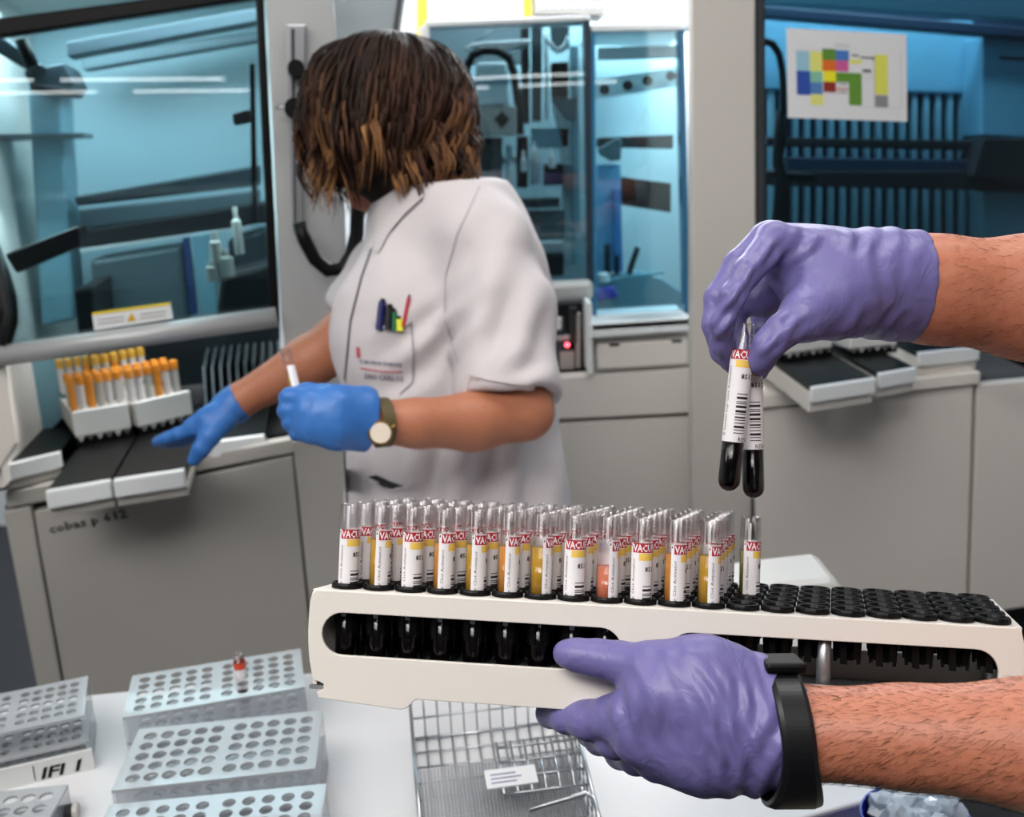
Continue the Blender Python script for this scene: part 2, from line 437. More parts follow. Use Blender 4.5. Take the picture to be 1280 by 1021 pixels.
pbar('gantry_spindle', M['black'], [(26, 50), (40, 82)], .012, mid, .12, A)
pslab('cross_shelf', M['midteal'], [(-10, 168), (104, 166), (104, 171), (-10, 175)], mid, .1, .02, A)
pslab('lid_seal', M['black'], [(312, 80), (318, 80), (322, 280), (315, 280)], near, .03, 0, A)
pslab('latch_block', M['black'], [(290, 142), (312, 136), (313, 152), (292, 156)], near, .05, 0, A, .004)
pslab('inner_cover', M['midteal'], [(112, 325), (228, 306), (238, 400), (122, 415)], mid, .15, 0, A, .01)
pslab('blue_strip', pmat('blue_strip', srgb(48, 66, 112), .4), [(228, 298), (236, 296), (246, 392), (238, 394)], mid, .02, .02, A)
pslab('pale_strip', M['bluegrey'], [(240, 296), (262, 292), (272, 390), (250, 393)], mid, .02, .02, A)
pslab('dark_module', M['matblack'], [(92, 362), (116, 356), (122, 420), (98, 424)], near, .2, 0, A, .006)
pslab('dark_module', M['matblack'], [(276, 345), (335, 330), (340, 400), (270, 402)], near, .25, -.03, A, .01)
pslab('dark_module', M['darkteal'], [(284, 300), (332, 285), (334, 330), (290, 345)], mid, .2, 0, A, .01)
for (x, y, r, h) in ((272, 330, .012, .06), (284, 345, .016, .05), (300, 318, .009, .09), (268, 352, .014, .04)):
    p = onplane(x, y, *near); m = MB(); m.lathe([(0, 0), (r, 0), (r, h*.7), (r*.5, h*.75), (r*.5, h), (0, h)], 14, 0, Matrix.Translation(p)); m.build('reagent_cup', M['cabd'], A, smooth=False)
# lid: glass, frame, bar
g = pslab('lid_glass', M['tealglass'], [(-110, -60), (322, -40), (346, 398), (-60, 452)], PL, .005, 0, A)
pslab('lid_top_rail', M['black'], [(-110, 36), (330, -20), (332, -4), (-110, 62)], PL, .03, .012, A, .004)
pslab('lid_side_rail', M['black'], [(318, -30), (328, -30), (350, 405), (338, 405)], PL, .03, .012, A, .004)
bar = pbar('grab_bar', M['panelgrey'], [(-30, 449), (346, 396)], .0185, PL, .022, A, 20)
lb = pslab('warning_label', M['white'], [(115, 393), (213, 380), (216, 398), (118, 413)], PL, .002, .014, A)
pslab('yellow_edge', M['yellow'], [(115, 391), (213, 378), (213, 381), (115, 394)], PL, .002, .015, lb)
tri = pslab('warning_triangle', pmat('amber_print', srgb(215, 165, 30), .5), [(159, 402), (164, 391), (170, 400)], PL, .001, .0155, lb)
for (xa, xb) in ((122, 155), (175, 208)):
    for q in range(2):
        pslab('print_line', M['cabd'], [(xa, 400+q*5-(xa-115)*.13), (xb, 400+q*5-(xb-115)*.13), (xb, 401.6+q*5-(xb-115)*.13), (xa, 401.6+q*5-(xa-115)*.13)], PL, .001, .0152, lb)
# sample bay floor and side
f0, f1 = onz(-40, 600, ZT-.03), onz(360, 540, ZT-.03)
m = MB(); m.prism([f0, f1, f1+dL*.9, f0+dL*.9], (0, 0, -.03)); m.build('bay_floor', M['matblack'], A)
pslab('bay_back', M['darkteal'], [(20, 452), (350, 404), (350, 470), (60, 500)], (PL[0]+dL*.6, nL), .02, 0, A)
pslab('bay_side', M['bluegrey'], [(-30, 452), (110, 438), (100, 500), (60, 540), (24, 590), (-20, 600)], (PL[0]+dL*.30, nL), .02, 0, A)
pslab('front_post', M['cab'], [(-60, 445), (5, 455), (20, 555), (2, 585), (-60, 600)], PL, .03, .02, A, .004)
# the pull-out trays
def quadz(a, b, z, depth):
    p0, p1 = onz(*a, z), onz(*b, z); return [p0, p1, p1+dL*depth, p0+dL*depth]
def tray(a, b, depth, hh=.032, seam=False):
    q = quadz(a, b, ZT, depth); m = MB(); m.prism(q, (0, 0, -.012)); tr = m.build('tray', M['black'], A, bevel=.002)
    ac = (q[1]-q[0]).normalized()
    m = MB(); m.prism([q[0]-nL*-.012, q[1]-nL*-.012, q[1]+dL*.004, q[0]+dL*.004], (0, 0, -hh)); m.build('tray_handle', M['white'], tr, bevel=.003)
    m = MB(); m.prism([q[0]+Vector((0, 0, -hh-.001)), q[1]+Vector((0, 0, -hh-.001)), q[1]+dL*.5+Vector((0, 0, -hh-.001)), q[0]+dL*.5+Vector((0, 0, -hh-.001))], (0, 0, -.018)); m.build('tray_runner', M['cabd'], tr, bevel=.002)
    return q
tray((4, 580), (76, 563), .42)
tray((58, 612), (139, 598), .50)
tray((142, 598), (231, 585), .50)
tray((262, 551), (331, 542), .42)
# lower cabinet
PLc = (PL[0]-nL*.06, nL)
pslab('cabinet_door', M['cabd'], [(42, 640), (366, 570), (398, 900), (94, 930)], PLc, .03, 0, A, .003)
pslab('cabinet_side', M['cabd'], [(4, 640), (38, 633), (90, 930), (60, 930)], PLc, .03, 0, A, .003)
pslab('cabinet_carcass', M['seam'], [(6, 632), (368, 562), (400, 930), (66, 930)], PLc, .6, -.022, A)
pslab('cabinet_apron', M['cabd'], [(6, 616), (366, 548), (368, 566), (8, 636)], PLc, .03, .0, A, .003)
tv, tf = text_mesh('cobas p 612', .03, 'LEFT', 0, .0006)
p0 = onplane(62, 667, PLc[0]+nL*.0012, nL); e1 = (onplane(160, 646, PLc[0]+nL*.0012, nL)-p0); L1 = e1.length; e1.normalize()
wd = max(v.x for v in tv); e2 = nL.cross(e1)*-1
e2 = e2 if e2.z > 0 else -e2
mobj('printed_name', [p0+e1*(v.x/wd*L1)+e2*v.y*.8 for v in tv], tf, M['seam'], A)
al = area('analyzer_lid_lamp', (-.72, 2.0, 1.84), .8, .25, 16, (.92, .97, 1), (-.72, 2.2, 1.0))
al2 = area('sample_bay_fill', (-.62, 1.86, 1.50), .7, .05, 3.0, (1, .97, .92), (-.62, 1.72, 1.1))  # added fill that brightens the tubes shaded by the lid

# racks standing on the trays, with their capped tubes
M['rackw'] = pmat('white_rack_plastic', srgb(212, 214, 212), .5)
M['orange'] = pmat('orange_cap', srgb(222, 140, 40), .45)
M['amber'] = pmat('amber_cap', srgb(205, 160, 62), .45)
M['tubelab'] = pmat('tube_paper', srgb(210, 205, 205), .6)
def sample_rack(a, b, label, hgt=.05, depth=.20, lift=.018, back='grey', n=6):
    p0, p1 = onz(*a, ZT), onz(*b, ZT); ac = (p1-p0); wd = ac.length; ac.normalize()
    t = thing('sample_rack', label, 'rack', tuple((p0+p1)/2), 'white sample racks on the analyser trays')
    up = Vector((0, 0, 1)); dv = up.cross(ac)
    m = MB(); m.prism([p0+up*lift, p1+up*lift, p1+up*(lift+hgt), p0+up*(lift+hgt)], dv*.012); m.build('front_plate', M['rackw'], t, bevel=.002)
    m = MB(); m.prism([p0+up*lift+dv*.012, p1+up*lift+dv*.012, p1+up*(lift+hgt*.9)+dv*.012, p0+up*(lift+hgt*.9)+dv*.012], dv*depth); m.build('rack_block', M['cabd'] if back == 'grey' else M['teal'], t, bevel=.002)
    m = MB(); m.prism([p0, p1, p1+up*lift, p0+up*lift], dv*.004); 
    for i in range(n):
        c = p0+ac*wd*(i+.5)/n+up*lift; r = wd/n*.42
        m.prism([c-ac*r-dv*.0, c+ac*r, c-up*lift*.62], dv*.014, 1)
    m.build('toothed_foot', [M['black'], M['rackw']], t)
    return p0, p1, ac, wd, dv
def cap_row(p0, ac, wd, dv, n, setback, z, mat, where, grp, lab0):
    for i in range(n):
        c = p0+ac*wd*(i+.5)/n+dv*setback; c.z = z
        q = tag_tube(c, mat, f'{["first","second","third","fourth","fifth","sixth"][i]} from the left', where, grp, wd/n, ac, lab0)
def tag_tube(c, mat, pos, where, grp, pitch, ac, lab0):
    t = thing('capped_tube', f'{lab0} capped tube, {pos} {where}', 'tube', tuple(c), grp)
    r = pitch*.42
    m = MB(); m.lathe([(0, -.03), (r*.9, -.03), (r*.9, .022), (0, .022)], 12); m.build('tube_body', [M['tubelab'], M['orange'], M['cabd']][random.randrange(3)], t, world=False, smooth=False)
    m = MB(); m.lathe([(0, .022), (r, .022), (r, .036), (r*.85, .04), (0, .04)], 12); m.build('cap', mat, t, world=False)
r1 = sample_rack((48, 534), (100, 524), 'white rack at the far left of the bay, empty with a pale top', .045, .26, .014, 'teal', 4)
r2 = sample_rack((97, 558), (166, 546), 'white rack holding orange capped tubes, left one of the pair', .05, .2, .018, 'grey', 6)
r3 = sample_rack((176, 545), (243, 528), 'white rack holding orange capped tubes beside the reaching blue glove', .05, .2, .018, 'grey', 6)
for (rr, wh) in ((r2, 'front row of the left orange rack'), (r3, 'front row of the rack nearest the blue glove')):
    p0, p1, ac, wd, dv = rr
    cap_row(p0, ac, wd, dv, 6, .035, ZT+.09, M['orange'], wh, 'orange capped tubes in the bay', 'orange')
    cap_row(p0, ac, wd, dv, 6, .075, ZT+.09, M['orange'], wh.replace('front', 'second'), 'orange capped tubes in the bay', 'orange')
    cap_row(p0, ac, wd, dv, 6, .165, ZT+.105, M['amber'], wh.replace('front', 'back'), 'amber capped tubes in the bay', 'amber')
t = thing('slatted_rack', 'dark slanted rack of thin fins to the right of the orange tubes', 'rack', tuple(onz(290, 520, ZT)))
for i in range(11):
    a = onz(256+i*10.5, 512-i*1.3, ZT+.012); m = MB()
    m.prism([a, a+dL*.2, a+dL*.2+Vector((0, 0, .10)), a+dL*.05+Vector((0, 0, .08))], acL*.006); m.build('fin', M['darkteal'], t, bevel=.001)
a = onz(250, 514, ZT); b = onz(362, 499, ZT); m = MB(); m.prism([a, b, b+dL*.22, a+dL*.22], (0, 0, .012)); m.build('fin_base', M['black'], t)
# dark object at the left frame edge
t = thing('cable_loom', 'bundle of dark cables hanging at the left frame edge', 'cable', tuple(onplane(0, 370, *near)))
m = MB(); m.tube([W(-14, 300, 1.66), W(-4, 340, 1.64), W(4, 375, 1.64), W(4, 400, 1.64), W(-2, 430, 1.65), W(-14, 460, 1.66)], [.014, .02, .022, .024, .02, .012], 10); m.build('sleeve', M['black'], t, smooth=True)
m = MB(); m.tube([W(-10, 290, 1.64), W(2, 350, 1.62), W(10, 392, 1.62), W(2, 430, 1.63)], .007, 8); m.build('cable', M['matblack'], t, smooth=True)

# ================================================================== grey column with rail, hose and screen
PC0 = (PL[0]+nL*.02, nL)
A = thing('service_column', 'grey column beside the left analyser carrying a metal rail', 'column', (-.3, 1.8, 0))
pslab('column_body', M['panelgrey'], [(330, -60), (412, -60), (426, 120), (434, 340), (440, 500), (446, 960), (412, 960), (352, 400)], PC0, .3, 0, A, .004)
pslab('lower_panel', M['cabd'], [(366, 552), (444, 540), (452, 960), (408, 960)], PC0, .02, .022, A, .003)
pslab('horizontal_seam', M['seam'], [(345, 131), (366, 131), (366, 133), (345, 133)], PC0, .002, .001, A)
pslab('rail', M['alu'], [(357, 30), (383, 30), (377, 292), (366, 292)], PC0, .02, .022, A, .003)
pslab('rail_groove', M['seam'], [(364, 36), (368, 36), (370, 284), (368, 284)], PC0, .002, .0235, A)
for (x, y, r) in ((370, 88, .014), (381, 107, .011), (368, 137, .017)):
    p = onplane(x, y, PC0[0]+nL*.02, nL); m = MB(); m.tube([p, p+nL*.04], r, 14); m.build('clamp_knob', M['black'], A, smooth=False)
pbar('clamp_lever', M['steel'], [(344, 134), (366, 134)], .003, PC0, .04, A)
t = thing('black_hose', 'thick black hose looping from the rail foot up behind the hair', 'hose', tuple(onplane(400, 330, *PC0)))
m = MB(); m.tube(pts_on([(374, 278), (381, 300), (394, 324), (410, 338), (428, 336), (440, 318), (446, 292), (447, 262), (444, 235)], PC0, .07), .0125, 12); m.build('hose_sleeve', M['black'], t, smooth=True)
t = thing('wall_screen', 'metallic grey tilted screen above the woman\'s head', 'screen', tuple(onplane(455, 30, *plane(2.6))))
P26 = plane(2.6)
M['screen_grey'] = pmat('satin_grey', srgb(112, 120, 124), .35, .3)
pslab('screen_housing', M['screen_grey'], [(404, -60), (512, -60), (492, 68), (398, 74)], P26, .05, 0, t, .01)
pslab('dark_edge', M['seam'], [(505, -60), (513, -60), (493, 66), (487, 66)], P26, .055, .004, t)
# ================================================================== middle analyser (two glass towers)
PA = plane(2.38); nA = PA[1]
A = thing('tower_analyzer', 'middle analyser with a tall glass tower full of moving arms', 'analyzer', (.05, 2.5, 0))
Ai = plane(2.85); Am = plane(2.62); An = plane(2.48)
M['interior'] = pmat('grey_blue_interior', srgb(150, 182, 190), .5)
M['inter2'] = pmat('pale_interior', srgb(205, 225, 230), .4)
pslab('back_panel', M['interior'], [(534, 34), (742, 27), (748, 385), (534, 400)], Ai, .02, 0, A)
pslab('upper_cover', M['midteal'], [(536, 34), (660, 28), (660, 80), (536, 80)], Am, .03, -.1, A, .004)
pslab('top_rail', M['white'], [(530, 26), (736, 19), (738, 25), (532, 33)], PA, .1, .015, A, .003)
m = MB(); m.tube(pts_on([(595, 54), (620, 38), (650, 30), (675, 28)], Am, .03), .009, 8); m.build('feed_hose', M['midteal'], A, smooth=True)
pslab('mast', M['matblack'], [(651, 34), (662, 34), (662, 154), (652, 154)], Am, .04, .0, A, .003)
pslab('mast', M['darkteal'], [(664, 28), (678, 27), (677, 152), (665, 152)], Am, .04, .03, A, .003)
pslab('mast', M['inter2'], [(680, 40), (686, 40), (686, 150), (681, 150)], Am, .03, .03, A, .003)
pslab('drive_block', M['black'], [(689, 78), (711, 77), (711, 122), (690, 122)], Am, .06, .06, A, .004)
pslab('drive_block', M['darkteal'], [(688, 30), (712, 28), (712, 60), (690, 62)], Am, .05, .02, A, .004)
pslab('v_bracket', M['inter2'], [(679, 42), (697, 60), (703, 57), (709, 44), (712, 48), (706, 64), (696, 67), (680, 50)], Am, .02, .08, A, .002)
pslab('gusset', M['midteal'], [(688, 124), (722, 122), (720, 152), (708, 150)], Am, .02, .04, A, .002)
pslab('pale_duct', M['inter2'], [(690, 128), (712, 150), (722, 200), (724, 330), (704, 332), (702, 200)], Am, .05, 0, A, .006)
pslab('pale_duct', M['bluegrey'], [(713, 56), (723, 55), (726, 330), (716, 330)], Am, .05, .02, A, .004)
m = MB(); m.tube(pts_on([(585, 116), (583, 86), (590, 70), (606, 63), (622, 64), (636, 72), (642, 90), (648, 130), (650, 168)], Am, .1), .011, 10); m.build('arched_cable', M['black'], A, smooth=True)
pslab('pipetting_cover', M['white'], [(580, 60), (592, 53), (662, 49), (664, 53), (636, 62)], Am, .08, .1, A, .003)
pslab('pipetting_head', M['inter2'], [(594, 78), (634, 77), (638, 131), (590, 133)], Am, .06, .13, A, .008)
pslab('pipetting_band', M['bluegrey'], [(592, 98), (636, 97), (637, 104), (591, 106)], Am, .01, .134, A)
pslab('pipetting_body', M['cabd'], [(590, 134), (646, 132), (646, 168), (590, 170)], Am, .08, .12, A, .004)
pslab('dark_emblem', M['black'], [(617, 149), (627, 139), (637, 149), (627, 160)], Am, .003, .124, A)
for (x0, y0, x1, y1, mt, o) in ((600, 172, 628, 245, 'darkteal', .06), (632, 182, 640, 250, 'bluegrey', .08), (646, 170, 660, 235, 'black', .1), (663, 190, 676, 232, 'inter2', .07),
        (680, 205, 704, 232, 'black', .09), (606, 250, 700, 262, 'darkteal', .06), (640, 264, 706, 300, 'midteal', .02), (645, 305, 712, 318, 'inter2', -.02), (655, 320, 705, 346, 'matblack', .03),
        (706, 205, 718, 240, 'midteal', .1), (610, 196, 660, 206, 'inter2', .03), (664, 160, 712, 186, 'bluegrey', 0), (560, 240, 640, 345, 'matblack', 0)):
    pslab('module', M[mt], pbox(x0, y0, x1, y1, -.03), Am, .06, o, A, .003)
for (x, y) in ((668, 202), (655, 214), (690, 210), (640, 226)):
    p = onplane(x, y, *An); m = MB(); m.lathe([(0, 0), (.008, 0), (.008, .03), (.004, .035), (.004, .05), (0, .05)], 12, 0, Matrix.Translation(p)); m.build('reagent_cup', M['white'], A)
pslab('tower_glass', M['tealglass2'] if 'tealglass2' in M else clear('tower_glass', (.58, .70, .74, 1), .10, .01, .05), [(537, 32), (735, 25), (741, 355), (552, 368)], PA, .005, 0, A)
pslab('tower_post', pmat('navy_post', srgb(24, 44, 60), .35), [(730, 22), (738, 22), (744, 356), (736, 356)], PA, .06, .01, A, .003)
pslab('tower_post', M['white'], [(526, 36), (536, 32), (552, 366), (540, 368)], PA, .06, .01, A, .003)
for (x, y) in ((531, 40), (534, 60)):
    p = onplane(x, y, *An); m = MB(); m.tube([p, p+nA*.03], .012, 12); m.build('hinge', M['white'], A)
pslab('grab_bar', M['panelgrey'], [(600, 358), (742, 350), (743, 375), (600, 384)], PA, .05, .03, A, .014)
pslab('lower_module', M['matblack'], [(640, 385), (733, 378), (735, 466), (640, 474)], plane(2.44), .1, 0, A)
for (x0, y0, x1, y1, mt, o) in ((692, 398, 706, 450, 'darkteal', .02), (692, 398, 702, 412, 'white', .04), (712, 385, 722, 430, 'seam', .03), (720, 392, 726, 460, 'cabd', .03), (700, 440, 718, 462, 'cabd', .03), (690, 420, 716, 426, 'panelgrey', .025)):
    pslab('module', M[mt], pbox(x0, y0, x1, y1, -.03), plane(2.44), .03, o, A, .002)
pl = plane(2.44); p = onplane(709, 431, pl[0]+pl[1]*.05, pl[1]); m = MB(); m.lathe([(0, -.006), (.005, -.004), (.006, 0), (.005, .004), (0, .006)], 10, 0, Matrix.Translation(p)); m.build('red_indicator', emit('red_led', (1, .08, .12, 1), 6), A, smooth=True)
A = thing('base_cabinet', 'pale base cabinet with a horizontal seam under the glass towers', 'cabinet', (.3, 2.3, 0))
pslab('cabinet_top_trim', M['cab'], [(600, 478), (868, 460), (868, 516), (600, 530)], plane(2.3), .05, .01, A, .004)
pslab('cabinet_door', M['cab'], [(600, 533), (867, 520), (866, 960), (600, 960)], plane(2.3), .05, 0, A, .006)
pslab('cabinet_carcass', M['seam'], [(600, 500), (866, 480), (866, 960), (600, 960)], plane(2.3), .7, -.03, A)

A = thing('glass_cabinet', 'narrow pale blue glass tower with a white drawer, beside the light column', 'analyzer', (.45, 2.5, 0))
Bi = plane(2.9); Bm = plane(2.66)
pslab('back_panel', M['inter2'], [(742, 40), (862, 38), (866, 420), (742, 420)], Bi, .02, 0, A)
pslab('top_hood', M['white'], [(738, 36), (756, 22), (790, 8), (866, -60), (866, 36)], plane(2.46), .35, 0, A, .004)
pslab('header_strip', M['panelgrey'], [(747, 59), (848, 56), (848, 72), (747, 75)], Bm, .02, .12, A, .002)
for (x, y) in ((749, 113), (756+22, 108), (803, 102), (832, 96)):
    p = onplane(x, y, *Bm); q = onplane(x+13, y-2, *Bm); c = (p+q)/2; r = (q-p).length/2
    m = MB(); m.lathe([(0, -.001), (r, -.001), (r, .001), (0, .001)], 18, 0, Matrix.Translation(c) @ Matrix.Rotation(math.radians(68), 4, 'X')); m.build('port', M['black'], A)
pslab('port_shelf', M['inter2'], [(744, 100), (846, 84), (846, 108), (744, 124)], Bm, .02, -.02, A)
pslab('dark_bar', M['seam'], [(747, 172), (842, 168), (842, 186), (747, 184)], Bm, .04, 0, A, .004)
pslab('arm', M['midteal'], [(748, 186), (772, 172), (778, 176), (776, 200), (764, 202), (752, 194)], Bm, .05, .03, A, .004)
pslab('dark_window', M['black'], [(777, 221), (839, 229), (839, 266), (777, 256)], Bm, .04, 0, A, .003)
pslab('blue_column', pmat('blue_column', srgb(120, 175, 215), .4), [(746, 205), (776, 205), (778, 340), (746, 340)], Bm, .04, 0, A, .004)
pslab('blue_column', pmat('mid_blue_column', srgb(70, 130, 190), .4), [(766, 235), (776, 235), (779, 340), (768, 340)], Bm, .03, .02, A, .004)
pslab('inner_shelf', M['bluegrey'], [(744, 345), (800, 340), (828, 348), (862, 372), (862, 392), (744, 392)], Bm, .05, 0, A, .004)
for (x0, y0, x1, y1) in ((756, 306, 763, 342), (769, 320, 774, 342)):
    pslab('probe', M['matblack'], pbox(x0, y0, x1, y1), Bm, .02, .06, A, .002)
m = MB(); m.tube(pts_on([(786, 342), (797, 309)], Bm, .07), .008, 8); m.build('probe', M['seam'], A)
m = MB(); m.tube(pts_on([(747, 352), (790, 346), (830, 340)], Bm, .07), .005, 8); m.build('feed_line', M['bluegrey'], A)
p = onplane(755, 352, *plane(2.58)); m = MB(); m.lathe([(0, 0), (.016, 0), (.016, .02), (.01, .024), (0, .024)], 16, 0, Matrix.Translation(p)); m.build('cup', M['white'], A)
pslab('purple_pouch', pmat('purple_film', srgb(90, 80, 190), .3), [(744, 362), (768, 358), (774, 372), (744, 378)], plane(2.56), .03, 0, A, .006)
pslab('tower_glass', M['blueglass'], [(742, 38), (852, 36), (862, 398), (744, 410)], PA, .005, 0, A)
pslab('glass_edge', pmat('deep_blue_edge', srgb(14, 92, 130), .25), [(848, 36), (856, 36), (863, 400), (856, 400)], PA, .05, .01, A, .003)
pslab('glass_edge', pmat('blue_edge', srgb(30, 110, 150), .25), [(739, 40), (744, 40), (746, 408), (741, 408)], PA, .05, .01, A, .003)
pslab('top_edge', M['white'], [(739, 30), (854, 29), (854, 37), (739, 39)], PA, .05, .012, A, .003)
pslab('counter', M['white'], [(738, 404), (864, 396), (866, 414), (738, 424)], plane(2.3), .1, .04, A, .006)
q0, q1 = onplane(738, 404, *plane(2.26)), onplane(864, 396, *plane(2.26)); m = MB(); m.prism([q0, q1, q1+Vector((0, .2, 0)), q0+Vector((0, .2, 0))], (0, 0, -.02)); m.build('counter_top', M['white'], A, bevel=.003)
pslab('drawer_surround', M['cabd'], [(738, 424), (866, 415), (866, 462), (738, 470)], plane(2.3), .1, .0, A, .003)
dr = pslab('drawer', M['cab'], [(746, 430), (860, 423), (861, 456), (746, 463)], plane(2.3), .08, .02, A, .006)
for x in (768, 846): pslab('drawer_catch', M['seam'], pbox(x-6, 431-(x-746)*.06, x+6, 434-(x-746)*.06), plane(2.3), .004, .023, dr)
pslab('side_post', M['white'], [(733, 378), (740, 378), (742, 468), (735, 468)], plane(2.3), .1, .03, A, .003)
area('tower_lamp', (.18, 2.62, 2.1), .7, .2, 14, (.97, .98, 1), (.18, 2.65, 1.0))
area('glass_cabinet_lamp', (.55, 2.72, 2.0), .25, .2, 7, (.98, 1, 1), (.5, 2.75, 1.0))

# ================================================================== right analyser
PR = plane(2.08); nR = PR[1]; dR = -nR
A = thing('slatted_analyzer', 'right hand analyser behind blue glass with vertical slats and a coloured chart', 'analyzer', (.9, 2.3, 0))
Ri = plane(2.62); Rm = plane(2.5); Rn = plane(2.3)
pslab('front_column', M['column'], [(865, -80), (944, -80), (945, 480), (944, 960), (866, 960)], PR, .05, .02, A, .004)
M['bluepanel'] = pmat('blue_interior_panel', srgb(118, 178, 205), .5)
M['navy'] = pmat('navy_interior', srgb(34, 50, 74), .5)
pslab('back_panel', M['navy'], [(930, -40), (1340, -60), (1340, 420), (930, 420)], Ri, .03, -.04, A)
pslab('upper_panel', M['bluepanel'], [(955, 18), (1218, 26), (1219, 118), (955, 112)], Ri, .03, .02, A, .006)
for i in range(18):
    x = 962+i*14.9
    pslab('slat', pmat('slat_blue', srgb(142, 190, 208), .45) if i == 0 else bpy.data.materials['slat_blue'], [(x, 100), (x+6.5, 100), (x+6.5, 330), (x, 330)], Ri, .025, .01, A, .003)
pslab('traverse_beam', M['matblack'], [(960, 171), (1330, 178), (1330, 190), (960, 183)], Rm, .04, 0, A, .004)
pslab('traverse_beam', M['navy'], [(985, 196), (1225, 200), (1225, 216), (985, 214)], Rm, .06, .02, A, .004)
pslab('traverse_beam', M['matblack'], [(955, 213), (1330, 214), (1330, 240), (955, 232)], Rm, .06, .03, A, .004)
pslab('carriage', M['matblack'], [(1230, 172), (1330, 174), (1330, 238), (1215, 222)], Rm, .1, .06, A, .006)
pslab('side_box', M['bluepanel'], [(1228, 44), (1330, 50), (1330, 176), (1226, 170)], Rm, .12, 0, A, .006)
pslab('side_box', M['bluegrey'], [(1228, 240), (1330, 244), (1330, 330), (1226, 320)], Rm, .12, -.05, A, .006)
pslab('box_mark', M['seam'], [(1250, 70), (1290, 72), (1290, 76), (1250, 74)], Rm, .004, .003, A)
pslab('head_rail', M['navy'], [(945, 6), (1330, 38), (1330, 52), (945, 20)], Rm, .05, .05, A, .004)
pslab('head_rail', M['bluepanel'], [(945, -30), (1330, -2), (1330, 28), (945, 2)], Rn, .05, .0, A, .004)
m = MB(); m.tube(pts_on([(955, 51), (966, 55), (974, 68), (978, 90), (980, 116), (981, 140)], Rn, 0), .008, 10); m.build('cable', M['black'], A, smooth=True)
m = MB(); m.tube(pts_on([(976, 138), (976, 170), (972, 200), (978, 230), (976, 296)], Rn, -.01), [.012, .016, .012, .018, .022], 10); m.build('cable_chain', M['matblack'], A, smooth=True)
m = MB(); m.tube(pts_on([(960, 215), (1000, 222), (1020, 222)], Rn, -.01), [.006, .012, .008], 8); m.build('valve', M['black'], A, smooth=True)
pslab('window_glass', M['blueglass2'] if 0 else clear('right_window_glass', (.46, .62, .69, 1), .08, .01, .04), [(948, -60), (1330, -60), (1330, 420), (948, 400)], PR, .005, 0, A)
pslab('window_seal', M['seam'], [(944, -60), (957, -60), (957, 400), (945, 400)], PR, .03, .012, A, .003)
pslab('seal_highlight', M['darkteal'], [(950, -60), (953, -60), (953, 400), (950, 400)], PR, .002, .013, A)
# cabinet below
pslab('cabinet_top_rail', M['cab'], [(945, 494), (1226, 464), (1226, 480), (945, 512)], plane(1.98), .5, .012, A, .004)
pslab('cabinet_door', M['cab'], [(947, 514), (1217, 482), (1208, 772), (947, 790)], plane(1.98), .03, 0, A, .004)
pslab('cabinet_door', M['cab'], [(1222, 481), (1340, 470), (1340, 750), (1212, 770)], plane(1.98), .03, 0, A, .004)
pslab('cabinet_carcass', M['seam'], [(947, 500), (1340, 470), (1340, 750), (947, 786)], plane(1.98), .5, -.02, A)
pslab('plinth', M['matblack'], [(947, 786), (1340, 752), (1340, 830), (947, 860)], plane(2.1), .3, 0, A)
area('right_window_lamp', (.95, 2.36, 2.1), .7, .15, 10, (.92, .97, 1), (.95, 2.5, 1.2))
ZR = onplane(1012, 483, *plane(1.72)).z
def rtray(a, b, depth):
    p0, p1 = onz(*a, ZR), onz(*b, ZR); q = [p0, p1, p1+dR*depth, p0+dR*depth]
    m = MB(); m.prism(q, (0, 0, -.01)); tr = m.build('tray', M['black'], A, bevel=.002)
    m = MB(); m.prism([p0-dR*.012, p1-dR*.012, p1+dR*.003, p0+dR*.003], (0, 0, -.03)); m.build('tray_handle', M['white'], tr, bevel=.003)
    m = MB(); z = Vector((0, 0, -.011)); m.prism([p0+z, p1+z, p1+z+dR*depth, p0+z+dR*depth], (0, 0, -.04)); m.build('tray_runner', M['cab'], tr, bevel=.003)
rtray((1012, 483), (1092, 471), .42); rtray((1096, 466), (1143, 458), .4); rtray((1146, 440), (1222, 432), .34)
def rrack(a, b, label, hgt=.05, depth=.12, lift=.016):
    p0, p1 = onz(*a, ZR), onz(*b, ZR); ac = (p1-p0); wd = ac.length; ac.normalize(); up = Vector((0, 0, 1)); dv = up.cross(ac)
    t = thing('sample_rack', label, 'rack', tuple((p0+p1)/2), 'white racks on the right trays')
    m = MB(); m.prism([p0+up*lift, p1+up*lift, p1+up*(lift+hgt), p0+up*(lift+hgt)], dv*depth); m.build('rack_body', M['rackw'], t, bevel=.003)
    m = MB(); m.prism([p0+up*(lift+hgt)+dv*.006+ac*.005, p1+up*(lift+hgt)+dv*.006-ac*.005, p1+up*(lift+hgt)+dv*(depth-.006)-ac*.005, p0+up*(lift+hgt)+dv*(depth-.006)+ac*.005], (0, 0, .006)); m.build('dark_inlay', M['black'], t, bevel=.002)
    m = MB(); m.prism([p0, p1, p1+up*lift, p0+up*lift], dv*.004)
    for i in range(6):
        c = p0+ac*wd*(i+.5)/6+up*lift; r = wd/6*.42; m.prism([c-ac*r, c+ac*r, c-up*lift*.6], dv*.012, 1)
    m.build('toothed_foot', [M['black'], M['rackw']], t)
rrack((982, 452), (1040, 444), 'white toothed rack half hidden below the purple glove')
rrack((1062, 446), (1121, 440), 'white toothed rack with a dark top, middle one on the right trays')
rrack((1090, 424), (1136, 420), 'small white rack standing behind the dark topped one', .045, .1)
m = MB(); m.tube([W(1225, 432, 1.85), W(1245, 438, 1.82), W(1285, 456, 1.8), W(1330, 462, 1.8)], .008, 8); tag(m.build('power_cable', M['black'], smooth=True), 'black cable trailing from the right trays to the frame edge', 'cable')
